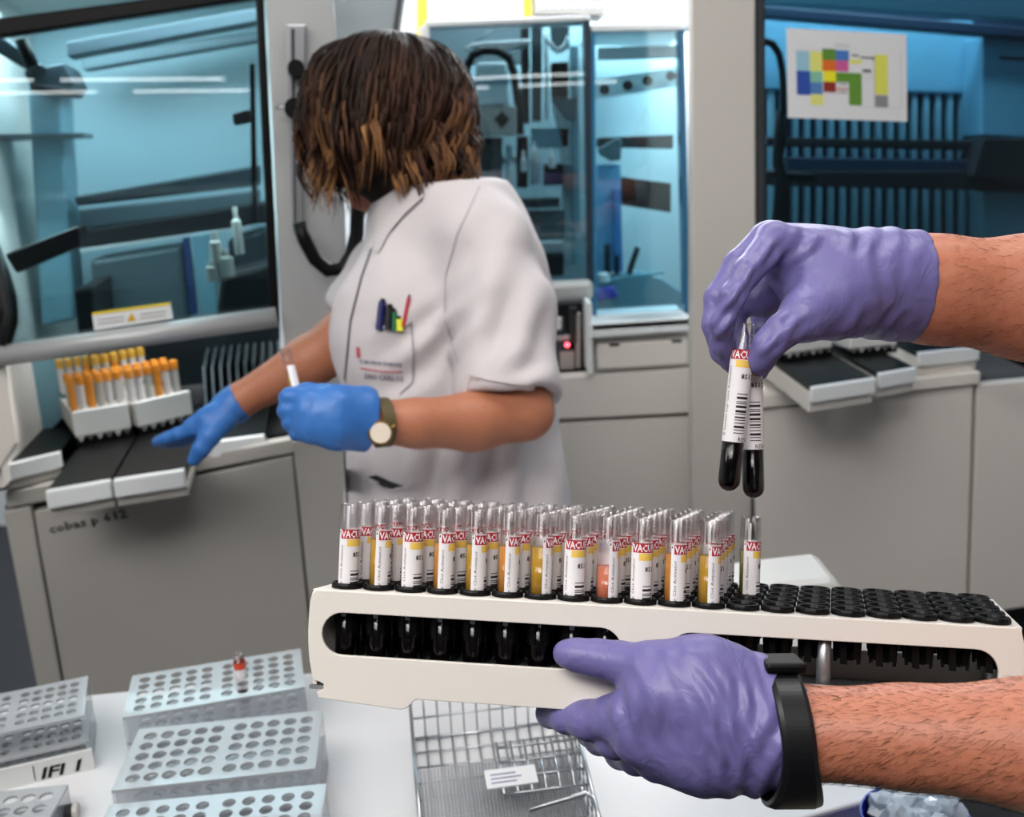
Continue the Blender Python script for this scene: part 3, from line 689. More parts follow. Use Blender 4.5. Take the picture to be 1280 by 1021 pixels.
# chart on the glass
PP = (PR[0]+nR*.004, nR)
t = thing('colour_chart', 'white paper chart with coloured blocks taped inside the right glass', 'poster', tuple(onplane(1058, 92, *PP)))
def bil(u, v):
    a, b, c, d = (983, 35), (1133, 43), (1134, 152), (985, 147)
    return ((a[0]*(1-u)+b[0]*u)*(1-v)+(d[0]*(1-u)+c[0]*u)*v, (a[1]*(1-u)+b[1]*u)*(1-v)+(d[1]*(1-u)+c[1]*u)*v)
M['paper'] = pmat('paper', srgb(226, 226, 228), .7)
pslab('paper_sheet', M['paper'], [bil(0, 0), bil(1, 0), bil(1, 1), bil(0, 1)], PP, .001, .002, t)
def cb(x0, y0, x1, y1, col, off=.0025):
    # chart coordinates from the paper: crop pixels of a 450 x 340 sheet
    q = [bil((x-398)/447, (y-100)/345) for x, y in ((x0, y0), (x1, y0), (x1, y1), (x0, y1))]
    nm = 'chart_%d_%d_%d' % col
    mt = bpy.data.materials.get(nm) or pmat(nm, srgb(*col), .7)
    pslab('chart_block', mt, q, PP, .0004, off, t)
for blk in ((433, 185, 482, 262, (150, 195, 215)), (433, 262, 484, 355, (35, 75, 165)), (484, 185, 530, 262, (225, 225, 120)), (484, 262, 530, 305, (130, 190, 165)), (484, 305, 530, 350, (80, 125, 185)),
            (484, 352, 532, 392, (225, 225, 125)), (530, 172, 580, 216, (90, 140, 45)), (580, 175, 630, 216, (70, 120, 190)), (530, 216, 580, 258, (225, 105, 25)), (580, 216, 628, 258, (205, 90, 150)),
            (533, 258, 580, 300, (240, 230, 30)), (580, 262, 628, 300, (95, 145, 45)), (533, 300, 580, 340, (140, 35, 25)), (628, 262, 676, 388, (95, 145, 45)), (726, 185, 774, 342, (222, 222, 95)),
            (726, 345, 774, 392, (140, 140, 140)), (632, 208, 676, 226, (225, 225, 120)), (583, 322, 626, 330, (200, 130, 130))): cb(*blk)
for ln in ((640, 190, 666, 196), (672, 196, 722, 202), (716, 203, 724, 208), (680, 246, 712, 256), (590, 306, 622, 309), (590, 338, 620, 341)): cb(*ln, (50, 50, 55), .0027)
for ln in ((575, 152, 632, 154), (575, 160, 632, 162), (433, 178, 530, 179), (676, 280, 726, 281), (676, 262, 726, 263), (824, 180, 825, 392), (533, 344, 628, 345), (676, 392, 824, 393), (723, 182, 725, 392)): cb(*ln, (170, 170, 175), .0026)
# ================================================================== the table and what stands on it
ZB = .90
tp = [onz(x, y, ZB) for x, y in ((-200, 899), (1010, 778), (1225, 962), (1010, 1021))]
e = (tp[3]-tp[2]).normalized(); tp.append(tp[3]+e*.75); tp.append(tp[0]+(tp[4]-tp[0])*.5+Vector((-.5, -.3, 0)))
T = thing('work_table', 'white topped work table in front of the analysers, carrying the clear racks', 'table', (.0, .8, 0))
m = MB(); m.prism(tp, (0, 0, -.03)); m.build('table_top', M['table'], T, bevel=.003)
cen = sum((Vector(p) for p in tp), Vector())/len(tp)
for i in (0, 1, 2, 4):
    p = tp[i]*.9+cen*.1; m = MB(); m.box(p.x-.02, p.x+.02, p.y-.02, p.y+.02, 0, ZB-.03); m.build('leg', M['cabd'], T, bevel=.003)
m_, nt, b = new_mat('clear_grey_rack'); b.inputs['Base Color'].default_value = srgb(172, 176, 180); b.inputs['Alpha'].default_value = .80; b.inputs['Roughness'].default_value = .22; b.inputs['Coat Weight'].default_value = .3
M['rackp'] = m_
m_, nt, b = new_mat('clear_rack_wall'); b.inputs['Base Color'].default_value = srgb(190, 198, 208); b.inputs['Alpha'].default_value = .35; b.inputs['Roughness'].default_value = .15
M['rackw2'] = m_
def tube_rack(name, fl, fr, br, ztop, cols, rows, label, tiers=(.5, .06), gap=True, front=None, margin=.007, strip=None):
    a, b = onz(*fl, ztop), onz(*fr, ztop); ac = b-a; wd = ac.length; ac.normalize()
    dv = Vector((0, 0, 1)).cross(ac); dep = (onz(*br, ztop)-b).dot(dv)
    ang = math.atan2(ac.y, ac.x)
    t = thing(name, label, 'rack', (a.x, a.y, ZB), 'clear grey tube racks on the table', (0, 0, ang)); h = ztop-ZB
    g = .006 if gap else 0; px_ = (wd-2*margin-g)/cols; py_ = (dep-2*margin)/rows; r = min(px_, py_)*.40
    holes = [circle(margin+px_*(i+.5)+(g if i >= cols/2 else 0), margin+py_*(j+.5), r, 14) for i in range(cols) for j in range(rows)]
    outer = [(0, 0), (wd, 0), (wd, dep), (0, dep)]
    V, Fc = curve_plate(outer, holes, .003)
    mobj('perforated_plate', [v+Vector((0, 0, h-.0015)) for v in V], Fc, M['rackp'], t, world=False)
    for q in tiers:
        mobj('perforated_shelf', [v+Vector((0, 0, max(h*q, .002))) for v in V], Fc, M['rackp'], t, world=False)
    for x in (0, wd-.003):
        m = MB(); m.box(x, x+.003, 0, dep, 0, h-.003); m.build('end_wall', M['rackw2'], t, world=False)
    m = MB(); m.box(.003, wd-.003, 0, .0025, 0, h-.003) if strip is None else m.box(0, wd+.002, -.003, 0, 0, h*.38)
    m.build('front_wall', M['rackw2'] if strip is None else M['rackw'], t, world=False, bevel=0)
    return t, ac, dv, wd, dep, a
R3 = tube_rack('tube_rack', (153, 897), (381, 858), (372, 811), .965, 10, 5, 'clear grey rack at the back of the table holding one red banded tube')
R4 = tube_rack('tube_rack', (139, 988), (394, 960), (387, 889), .965, 10, 5, 'clear grey rack in the middle, directly in front of the one holding a tube')
R5 = tube_rack('tube_rack', (95, 1093), (396, 1062), (389, 981), .965, 10, 5, 'pale clear rack nearest the lower frame edge, cut off by it', (.5,))
R1 = tube_rack('tube_rack', (-90, 936), (105, 894), (98, 847), .965, 10, 5, 'clear rack at the left frame edge with handwriting on its white front strip', strip=1)
R2 = tube_rack('tube_rack', (-120, 1041), (62, 1022), (77, 981), .93, 7, 2, 'small clear rack cut off by the lower left frame corner', (.1,), gap=False)
tv, tf = text_mesh('IFI 1', .020, 'LEFT', .25, .0006)
t = R1[0]; wdt = R1[3]
w0 = max(v.x for v in tv)
mobj('handwriting', [Vector((wdt-.052+v.x/w0*.043, -.0036, .0035+v.y*.9)) for v in tv], tf, M['black'], t, world=False)
m = MB(); m.box(wdt-.057, wdt-.0562, -.0037, -.003, .004, .021); m.build('pen_stroke', M['black'], t, world=False); m = MB(); x_ = wdt-.0105; m.prism([(x_-.004, -.0037, .0135), (x_-.0035, -.0037, .0125), (x_+.0012, -.0037, .0160), (x_+.0012, -.0037, .0175)], (0, .0006, 0)); m.build('pen_stroke', M['black'], t, world=False)
# marker pen bit in front
t = thing('marker_pen', 'dark marker lying in front of the small rack at the lower frame edge', 'pen', tuple(onz(80, 1018, ZB)))
m = MB(); m.tube([onz(66, 1019, ZB+.008), onz(92, 1014, ZB+.008)], .008, 12); m.build('barrel', M['matblack'], t, smooth=False)
m = MB(); m.tube([onz(92, 1014, ZB+.008), onz(98, 1013, ZB+.008)], .0085, 12); m.build('pen_cap', M['cabd'], t)

# wire basket
MW = M['steel']
ZW = .955
B = thing('wire_basket', 'silver wire basket with a paper label lying on the white table', 'basket', tuple(onz(630, 960, ZB)))
RL, RR, FR_, FL_ = onz(512, 873, ZW), onz(706, 850, ZW), onz(752, 1035, ZW), onz(528, 1060, ZW)
def wire(a, b, r=.0011, nm='grid_wire', k=6):
    m = MB(); m.tube([a, b], r, k); return m.build(nm, MW, B, smooth=True)
low = Vector((0, 0, -(ZW-ZB-.004)))
for p, q in ((RL, RR), (RR, FR_), (FR_, FL_), (FL_, RL)):
    wire(p, q, .0020, 'rim_wire'); wire(p+low, q+low, .0018, 'base_wire'); wire(p+low*.5, q+low*.5, .0011)
lp = lambda a, b, t: a+(b-a)*t
for i in range(13):
    s = i/12; wire(lp(RL, RR, s), lp(RL, RR, s)+low); wire(lp(RL, RR, s)+low, lp(FL_, FR_, s)+low)
for i in range(1, 9):
    s = i/9; wire(lp(RL, FL_, s), lp(RL, FL_, s)+low); wire(lp(RR, FR_, s), lp(RR, FR_, s)+low)
    wire(lp(RL, FL_, s)+low, lp(RR, FR_, s)+low)
# top grid over the right half
for i in range(6, 13):
    s = i/12; wire(lp(lp(RL, RR, s), lp(FL_, FR_, s), .38)+low*.12, lp(lp(RL, RR, s), lp(FL_, FR_, s), .72)+low*.12, .0013)
for i in range(4):
    s = .42+i*.1; wire(lp(lp(RL, FL_, s), lp(RR, FR_, s), .5)+low*.12, lp(RR, FR_, s)+low*.12, .0013)
hp = [lp(lp(RL, RR, .62), lp(FL_, FR_, .62), .86), lp(lp(RL, RR, .96), lp(FL_, FR_, .96), .80), lp(lp(RL, RR, 1), lp(FL_, FR_, 1), .84), lp(lp(RL, RR, 1), lp(FL_, FR_, 1), 1.0)]
m = MB(); m.tube(hp, .0022, 8); m.build('wire_handle', MW, B, smooth=True)
# fine mesh tray inside
m = MB(); zm = low*.62
for i in range(46):
    s = .03+.94*i/45; a = lp(lp(RL, RR, s), lp(FL_, FR_, s), .36); b = lp(lp(RL, RR, s), lp(FL_, FR_, s), .99); m.tube([a+zm, b+zm], .00085, 4, caps=False)
for i in range(40):
    s = .36+.63*i/39; m.tube([lp(lp(RL, FL_, s), lp(RR, FR_, s), .03)+zm, lp(lp(RL, FL_, s), lp(RR, FR_, s), .97)+zm], .00085, 4, caps=False)
stuff(m.build('fine_mesh', M['alu'], B))
a, b, c, d = [onz(x, y, ZW-.004) for x, y in ((605, 963), (668, 955), (673, 977), (609, 986))]
m = MB(); m.prism([d, c, b, a], (0, 0, -.0012)); lc = m.build('paper_label', M['paper'], B)
for q in range(3):
    s = .28+q*.22; m = MB(); P = [lp(lp(a, d, s+u), lp(b, c, s+u), v) for u, v in ((0, .1), (0, .6+.1*(q % 2)), (.06, .6+.1*(q % 2)), (.06, .1))]; m.prism([p+Vector((0, 0, .0004)) for p in P], (0, 0, -.0004)); m.build('print_line', pmat('violet_grey_print', srgb(130, 125, 160), .7) if q == 0 else bpy.data.materials['violet_grey_print'], lc)
# plastic bin behind the held rack
m_, nt, b = new_mat('frosted_plastic'); b.inputs['Base Color'].default_value = srgb(222, 222, 220); b.inputs['Alpha'].default_value = .62; b.inputs['Roughness'].default_value = .4
t = thing('plastic_canister', 'frosted white plastic canister standing behind the black collars of the held rack', 'canister', tuple(onplane(990, 820, *plane(1.06))))
P1 = plane(1.02)
pslab('canister_body', m_, [(880, 752), (930, 739), (985, 732), (1040, 726), (1050, 731), (1058, 744), (1088, 778), (1100, 820), (880, 840)], P1, .09, 0, t, .012)
m = MB(); p = onplane(946, 748, *P1); m.tube([p, p+P1[1]*.006], .006, 12); m.build('spout_stub', M['white'], t)
# side trolley with the blue tub
t = thing('side_trolley', 'low beige topped trolley under the blue tub at the lower right', 'trolley', (.55, .75, 0))
zt = .72; c0 = onz(1146, 1022, .93)
m = MB(); m.box(c0.x-.08, c0.x+.24, c0.y-.26, c0.y+.072, zt-.025, zt); m.build('trolley_top', pmat('beige_top', srgb(178, 172, 140), .6), t, bevel=.004)
for sx in (-.06, .22):
    for sy in (-.23, .05):
        m = MB(); m.tube([(c0.x+sx, c0.y+sy, 0), (c0.x+sx, c0.y+sy, zt-.02)], .012, 10); m.build('leg', M['alu'], t)
zr = .93; c = onz(1146, 1022, zr); rb = (onz(1213, 1022, zr)-c).length
t = thing('blue_tub', 'round blue tub filled with crumpled clear plastic at the lower right', 'tub', (c.x, c.y, zt))
m = MB(); m.lathe([(0, 0), (rb*.85, 0), (rb, zr-zt), (rb*1.03, zr-zt), (rb*1.03, zr-zt-.006), (rb*1.0, zr-zt-.008), (rb*.96, zr-zt-.004), (rb*.82, .004), (0, .004)], 32); m.build('tub_wall', pmat('blue_plastic', srgb(28, 50, 170), .3), t, world=False, smooth=False)
m_, nt, b = new_mat('crumpled_clear_film'); b.inputs['Base Color'].default_value = srgb(205, 220, 235); b.inputs['Alpha'].default_value = .7; b.inputs['Roughness'].default_value = .12
m = MB()
for i in range(34):
    a = random.random()*2*PI; rr = rb*.74*math.sqrt(random.random()); q = Vector((rr*math.cos(a), rr*math.sin(a), zr-zt-.010+random.random()*.018)); s = .007+random.random()*.009
    bm = bmesh.new(); bmesh.ops.create_icosphere(bm, subdivisions=2, radius=s)
    for v in bm.verts: v.co *= 1+random.uniform(-.3, .3)
    m.add([v.co+q for v in bm.verts], [tuple(v.index for v in f.verts) for f in bm.faces]); bm.free()
stuff(m.build('crumpled_film', m_, t, world=False))

# ================================================================== the held rack
q = [-0.0313, 0.1197, 0.0325, -0.1045, 0.1134, 0.6103]; SHEAR = .2091; HP = .968; PIT = .0205
th = math.sqrt(sum(v*v for v in q[:3])); K = Vector(q[:3])/th; RM = Matrix.Rotation(th, 3, K)
def cw(v): return _r*v[0]-_u*v[1]+_f*v[2]
Xr = cw(RM @ Vector((1, 0, 0))); Yr = cw(RM @ Vector((0, 0, 1))); Zr = -cw(RM @ Vector((0, 1, 0)))
RK = Matrix.Translation(CAM+cw(q[3:])) @ Matrix((Xr, Yr, Zr)).transposed().to_4x4()
RKI = RK.inverted()
def RP(i, j, z=0): return Vector((i*PIT+SHEAR*j*PIT, j*PIT, z*HP))
H = thing('tube_holder', 'long cream rack with black collars held up by the lower purple gloved hand', 'rack', RK.to_translation()); H.rotation_euler = RK.to_euler()
yf = -.0145; yb = PIT*4+.012; xs = lambda y: SHEAR*y
def side(name, y, th):
    x0, x1 = -.0158, 19*PIT+.0145
    o = []
    n = 10
    o += [(x0+.004, 0), (x0+.001, -.002)]
    for i in range(1, n): s = i/n; o.append((x0-.0012*math.sin(PI*s*.9)+.006*s**3, -.002-.060*s))
    o += [(x0+.0075, -.0565), (x0+.0105, -.058), (x0+.0105, -.061), (x0+.0062, -.063), (x0+.0075, -.0665), (.044, -.0705), (.048, -.0690), (.053, -.0635), (x1-.053, -.0635), (x1-.048, -.069), (x1-.009, -.069)]
    for i in range(1, n): s = 1-i/n; o.append((x1+.0012*math.sin(PI*s*.9)-.006*s**3, -.002-.060*s))
    o += [(x1-.001, -.002), (x1-.004, 0)]
    h = [stadium(-.0075, .177, -.0395, -.0135, 8), stadium(.205, .391, -.0395, -.0135, 8)]
    V, Fc = curve_plate(o, h, th, .0006)
    return mobj(name, [Vector((v.x+xs(y), y-v.z, v.y)) for v in V], Fc, M['cream'], H, world=False)
side('front_panel', yf, .003); side('back_panel', yb, .003)
# top plate with holes
def sq(y): return (-.0155+xs(y), y), (19*PIT+.0142+xs(y), y)
a, b = sq(yf+.0015); d, c = sq(yb-.0015)
hl = [[(x, y) for x, y in circle(RP(i, j).x, RP(i, j).y, .0085, 16)] for i in range(20) for j in range(5)]
V, Fc = curve_plate([a, b, c, d], hl, .002)
mobj('top_plate', [Vector((v.x, v.y, v.z-.0012)) for v in V], Fc, M['cream'], H, world=False)
m = MB(); m.prism([Vector((*p, -.062)) for p in (a, b, c, d)], (0, 0, .0025)); m.build('bottom_plate', pmat('grey_base_plate', srgb(120, 124, 124), .4), H, world=False)
for nm, (p, q_) in (('end_panel', (a, d)), ('end_panel', (b, c))):
    s = 1 if p == a else -1
    p3, q3 = Vector((p[0]+s*.002, p[1], -.004)), Vector((q_[0]+s*.002, q_[1], -.004)); m = MB(); m.prism([p3, q3, q3-Vector((0, 0, .055)), p3-Vector((0, 0, .055))], (s*.0025, 0, 0)); m.build(nm, M['cream'], H, world=False)
for i, j in ((14.35, -.30), (14.35, 4.3)):
    p = RP(i, j); m = MB(); m.tube([(p.x, p.y, -.002), (p.x, p.y, -.060)], .0042, 14); m.build('support_rod', M['alu'], H, world=False, smooth=True)
# black collars
m = MB()
m.lathe([(.0072, -.012), (.0072, .0016), (.0080, .0034), (.0093, .0034), (.0100, .0020), (.0100, .0002), (.0084, .0), (.0084, -.012), (.0072, -.012)], 20)
for qd in range(4):
    a0 = PI/4+qd*PI/2
    for s in (-1, 1):
        aa = a0+s*.28; cx_, cy_ = math.cos(aa), math.sin(aa); tx, ty = -cy_, cx_
        P = [Vector((cx_*r+tx*w_, cy_*r+ty*w_, z)) for z, r in ((-.010, .0084), (-.0255-.003*(s > 0), .0074)) for r, w_ in ((r, -.0019), (r, .0019), (r-.0014, .0019), (r-.0014, -.0019))]
        m.add(P, [(0, 1, 2, 3), (7, 6, 5, 4), (0, 4, 5, 1), (1, 5, 6, 2), (2, 6, 7, 3), (3, 7, 4, 0)])
col0 = m.build('collar', M['black'], H, world=False)
first = True
for j in range(5):
    for i in range(20):
        if first: c = col0; first = False
        else: c = col0.copy(); COL.objects.link(c); c.parent = H
        c.location = RP(i, j)
# ------------------------------------------------------------------ tubes
RT = .00665; LT = .1
def lathe_mesh(prof, mat, k=24, smooth=True):
    m = MB(); m.lathe(prof, k); o = m.build('tmp', mat, world=False, smooth=smooth); me = o.data; bpy.data.objects.remove(o); return me
def bowl(r, z0=0, n=6):
    return [(r*math.sin(PI/2*i/n), z0+r*(1-math.cos(PI/2*i/n))) for i in range(n+1)]
me_wall = lathe_mesh(bowl(RT)+[(RT, LT-.0006), (RT-.0004, LT), (RT-.0008, LT-.0006), (RT-.0008, .077)], M['clearplastic'])
me_blood = lathe_mesh(bowl(RT-.0003, .0003)+[(RT-.0003, .045), (RT-.0003, .045), (0, .045)], M['blood'])
serum_cols = {'gold': (172, 132, 38), 'amber': (182, 122, 44), 'salmon': (196, 112, 84), 'olive': (116, 114, 40), 'pale': (196, 162, 82)}
me_serum = {}
for nm, c in serum_cols.items():
    mt = pmat('serum_'+nm, srgb(*c), .2, spec=.4, coat=.5, nscale=120, nmix=.3, col2=srgb(*[int(v*.85) for v in c]))
    zt_ = .069 if nm == 'salmon' else .0785
    me_serum[nm] = lathe_mesh([(0, .0452), (RT-.0004, .0452), (RT-.0004, zt_), (RT-.0012, zt_-.0005), (0, zt_-.0007)], mt)
MR = [pmat('label_paper', srgb(236, 232, 234), .55), pmat('label_red', srgb(176, 26, 46), .55), pmat('label_yellow', srgb(240, 200, 92), .55), pmat('label_ink', srgb(26, 24, 30), .6), pmat('label_white_ink', srgb(246, 240, 242), .55), pmat('label_faint_ink', srgb(140, 130, 140), .6)]
def label_mesh(z0=.030, z1=.0845):
    m = MB(); R = RT+.00015
    def patch(a0, a1, za, zb, mt, r, thick=False):
        n = max(1, int(abs(a1-a0)/9)); V = []
        for i in range(n+1):
            a = math.radians(a0+(a1-a0)*i/n)
            for z in (za, zb): V.append(Vector((r*math.cos(a), r*math.sin(a), z)))
        m.add(V, [(2*i, 2*i+2, 2*i+3, 2*i+1) for i in range(n)], mt)
    def txt(s, size, a0, z, mt, r, width=None, vertical=False, bold=0):
        tv, tf = text_mesh(s, size, 'LEFT', 0, bold); w_ = max(v.x for v in tv); k = 1 if width is None else width/w_
        V = []
        for v in tv:
            x, y = v.x*k, v.y
            if vertical: x, y = -y, x
            a = math.radians(a0)+x/r; V.append(Vector((r*math.cos(a), r*math.sin(a), z+y)))
        m.add(V, tf, mt)
    patch(0, 262, z0, z1, 0, R)
    patch(16, 262, z1-.0058, z1, 1, R+.00005); patch(52, 200, z1-.0105, z1-.0062, 2, R+.00005)
    m.add([Vector(((R+.0001)*math.cos(math.radians(a)), (R+.0001)*math.sin(math.radians(a)), z)) for a, z in ((2, z1-.0022), (9, z1-.0022), (9, z1-.0004), (5, z1-.0010))], [(0, 1, 2, 3)], 3)
    txt('VACUETTE', .0060, 20, z1-.0050, 4, R+.0001, .0225, bold=.00016)
    txt('Z Serum Sep Clot Activator', .0026, 30, z0+.003, 3, R+.0001, .042, True)
    txt('851 22', .0042, 84, z1-.0172, 3, R+.0001, None, bold=.0001)
    txt('REN', .0036, 98, z0+.0006, 3, R+.0001, None)
    rg = random.Random(3); z = z0+.0052
    while z < z0+.0285:
        h = rg.choice((.0005, .0005, .0009, .0014)); patch(74, 132, z, z+h, 3, R+.0001); z += h+rg.choice((.0006, .0009, .0013))
    z = z0+.004
    while z < z1-.016:
        patch(200, 235, z, z+.0004, 5, R+.0001); z += .0022
    o = mobj('tmp', m.V, m.F, MR, None, world=False, fm=m.M, smooth=False)
    me = o.data; bpy.data.objects.remove(o); return me
me_label = label_mesh()
def link(name, me, parent):
    o = bpy.data.objects.new(name, me); COL.objects.link(o); o.parent = parent; return o
def blood_tube(mat4, label, serum, group, edge):
    t = bpy.data.objects.new('sample_tube', None); COL.objects.link(t); t.empty_display_size = .01
    t.matrix_world = mat4
    t['label'] = label; t['category'] = 'tube'
    if group: t['group'] = group
    link('tube_wall', me_wall, t); link('clotted_blood', me_blood, t); link('serum', me_serum[serum], t)
    lb = link('label_wrap', me_label, t); lb.rotation_euler.z = edge
    return t
fg = [.05, .28, .05, .25, .3, .33, .55, .03, .55, .05, .3, .45]
fs = ['pale', 'gold', 'gold', 'amber', 'gold', 'amber', 'gold', 'gold', 'salmon', 'amber', 'amber', 'gold']
ords = ['first', 'second', 'third', 'fourth', 'fifth', 'sixth', 'seventh', 'eighth', 'ninth', 'tenth', 'eleventh', 'twelfth']
rown = ['front row', 'second row', 'middle row', 'fourth row', 'rear row']
sername = {'gold': 'golden', 'amber': 'amber', 'salmon': 'cloudy salmon', 'olive': 'olive green', 'pale': 'pale yellow'}
for j in range(5):
    for i in range(12):
        if j == 0: s = fs[i]; g = fg[i]
        else: s = random.choice(['gold', 'amber', 'pale', 'gold', 'amber']); g = random.choice([.05, .1, .3, .02, .45, .2])
        p = RP(i, j); p.z = -.0475
        cr_ = RKI @ CAM; view = math.atan2(p.x-cr_.x, p.y-cr_.y)   # turn towards the viewer's side
        edge = -math.acos(-1+2*g) - view + random.uniform(-.03, .03)
        m4 = RK @ Matrix.Translation(p) @ Matrix.Diagonal((1, 1, 1, 1))
        lab = f'blood tube with {sername[s]} serum, {rown[j]} of held rack, {ords[i]} from left end'
        blood_tube(m4, lab, s, f'blood tubes in the {rown[j]} of the held rack', edge)
p = RP(12, 1.6); p = RP(12, 2); p.z = -.0475
blood_tube(RK @ Matrix.Translation(p), 'blood tube with olive serum standing alone among the empty black collars', 'olive', None, -math.acos(-1+2*.27)-.25)
# the two tubes pinched by the upper hand
def free_tube(top, bot, label, serum, g, turn=0):
    z = (top-bot).normalized(); y = _f-z*_f.dot(z); y.normalize(); x = y.cross(z)
    m4 = Matrix.Translation(bot) @ Matrix((x, y, z)).transposed().to_4x4()
    return blood_tube(m4, label, serum, None, -math.acos(-1+2*g)-turn)
b1 = W(910, 614, .572); t1 = W(930, 420, .567); b2 = W(942, 623, .583); t2 = W(938, 430, .583)
free_tube(t1, b1, 'left one of the two blood tubes pinched by the upper purple glove', 'amber', .02, .30)
free_tube(t2, b2, 'right one of the two blood tubes pinched by the upper purple glove, slightly lower', 'amber', .02, .45)
# the tube standing in the clear rack
p = onz(301, 843, .965); p.z = ZB+.02
t = thing('sample_tube', 'single small tube with a red band standing in the back clear rack', 'tube', tuple(p))
m = MB(); m.lathe(bowl(.0065)+[(.0065, .072), (.0057, .072), (.0057, .05)], 16); m.build('tube_wall', M['clearplastic'], t, world=False, smooth=True)
m = MB(); m.lathe([(0, .001), (.0058, .004), (.0058, .03), (0, .03)], 14); m.build('clotted_blood', M['blood'], t, world=False, smooth=False)
m = MB(); m.lathe([(.0068, .030), (.0068, .054)], 16); m.build('paper_band', MR[0], t, world=False, smooth=True)
m = MB(); m.lathe([(.0069, .054), (.0069, .062)], 16); m.build('red_band', pmat('orange_red', srgb(215, 80, 50), .5), t, world=False, smooth=True)
# ================================================================== people
def glove_mat(name, col, col2, scale=90):
    m, nt, b = new_mat(name); N = nt.nodes; L = nt.links
    b.inputs['Roughness'].default_value = .42; b.inputs['Specular IOR Level'].default_value = .45
    b.inputs['Subsurface Weight'].default_value = .08; b.inputs['Subsurface Radius'].default_value = (.004, .004, .008)
    tc = N.new('ShaderNodeTexCoord'); mp = N.new('ShaderNodeMapping'); mp.inputs['Scale'].default_value = (1, .45, .8); mp.inputs['Rotation'].default_value = (.3, .2, .5)
    n1 = N.new('ShaderNodeTexNoise'); n1.inputs['Scale'].default_value = scale*.35; n1.inputs['Detail'].default_value = 4
    n2 = N.new('ShaderNodeTexNoise'); n2.inputs['Scale'].default_value = scale; n2.inputs['Detail'].default_value = 3; n2.inputs['Distortion'].default_value = 1.2
    mx = N.new('ShaderNodeMix'); mx.data_type = 'RGBA'; mx.inputs[6].default_value = col; mx.inputs[7].default_value = col2
    L.new(tc.outputs['Object'], mp.inputs[0]); L.new(mp.outputs[0], n1.inputs['Vector']); L.new(mp.outputs[0], n2.inputs['Vector'])
    L.new(n1.outputs[0], mx.inputs[0]); L.new(mx.outputs[2], b.inputs['Base Color'])
    bp = N.new('ShaderNodeBump'); bp.inputs['Distance'].default_value = .0014; bp.inputs['Strength'].default_value = .8
    L.new(n2.outputs[0], bp.inputs['Height']); L.new(bp.outputs[0], b.inputs['Normal'])
    return m
M['purple'] = glove_mat('purple_nitrile', srgb(118, 111, 166), srgb(98, 93, 148), 80)
M['blueg'] = glove_mat('blue_nitrile', srgb(62, 122, 196), srgb(48, 104, 178), 50)
M['skin'] = pmat('tanned_skin', srgb(186, 118, 90), .5, nscale=160, nmix=.5, col2=srgb(164, 94, 70), nbump=.0004, sss=.12)
M['skin2'] = pmat('woman_skin', srgb(180, 116, 86), .5, nscale=60, nmix=.4, col2=srgb(164, 100, 72), sss=.1)
M['coat'] = pmat('white_cotton', srgb(200, 193, 195), .85, nscale=14, nbump=.004, detail=2, sss=0)
M['eye'] = pmat('eye_white', srgb(235, 232, 228), .2); M['iris'] = pmat('brown_iris', srgb(60, 36, 20), .2); M['lip'] = pmat('lip', srgb(170, 84, 78), .45)
M['hairhand'] = pmat('arm_hair', srgb(40, 26, 20), .5)
PX = lambda x, y, d, r: (W(x, y, d), r*d/F)
def fing(S, pts, k=.003):
    P = [W(x, y, d) for x, y, d, r in pts]; R_ = [r*d/F for x, y, d, r in pts]; S.chain(P, R_, k)
def bbox(P, m): 
    A = np.array([tuple(p) for p in P]); return A.min(0)-m, A.max(0)+m

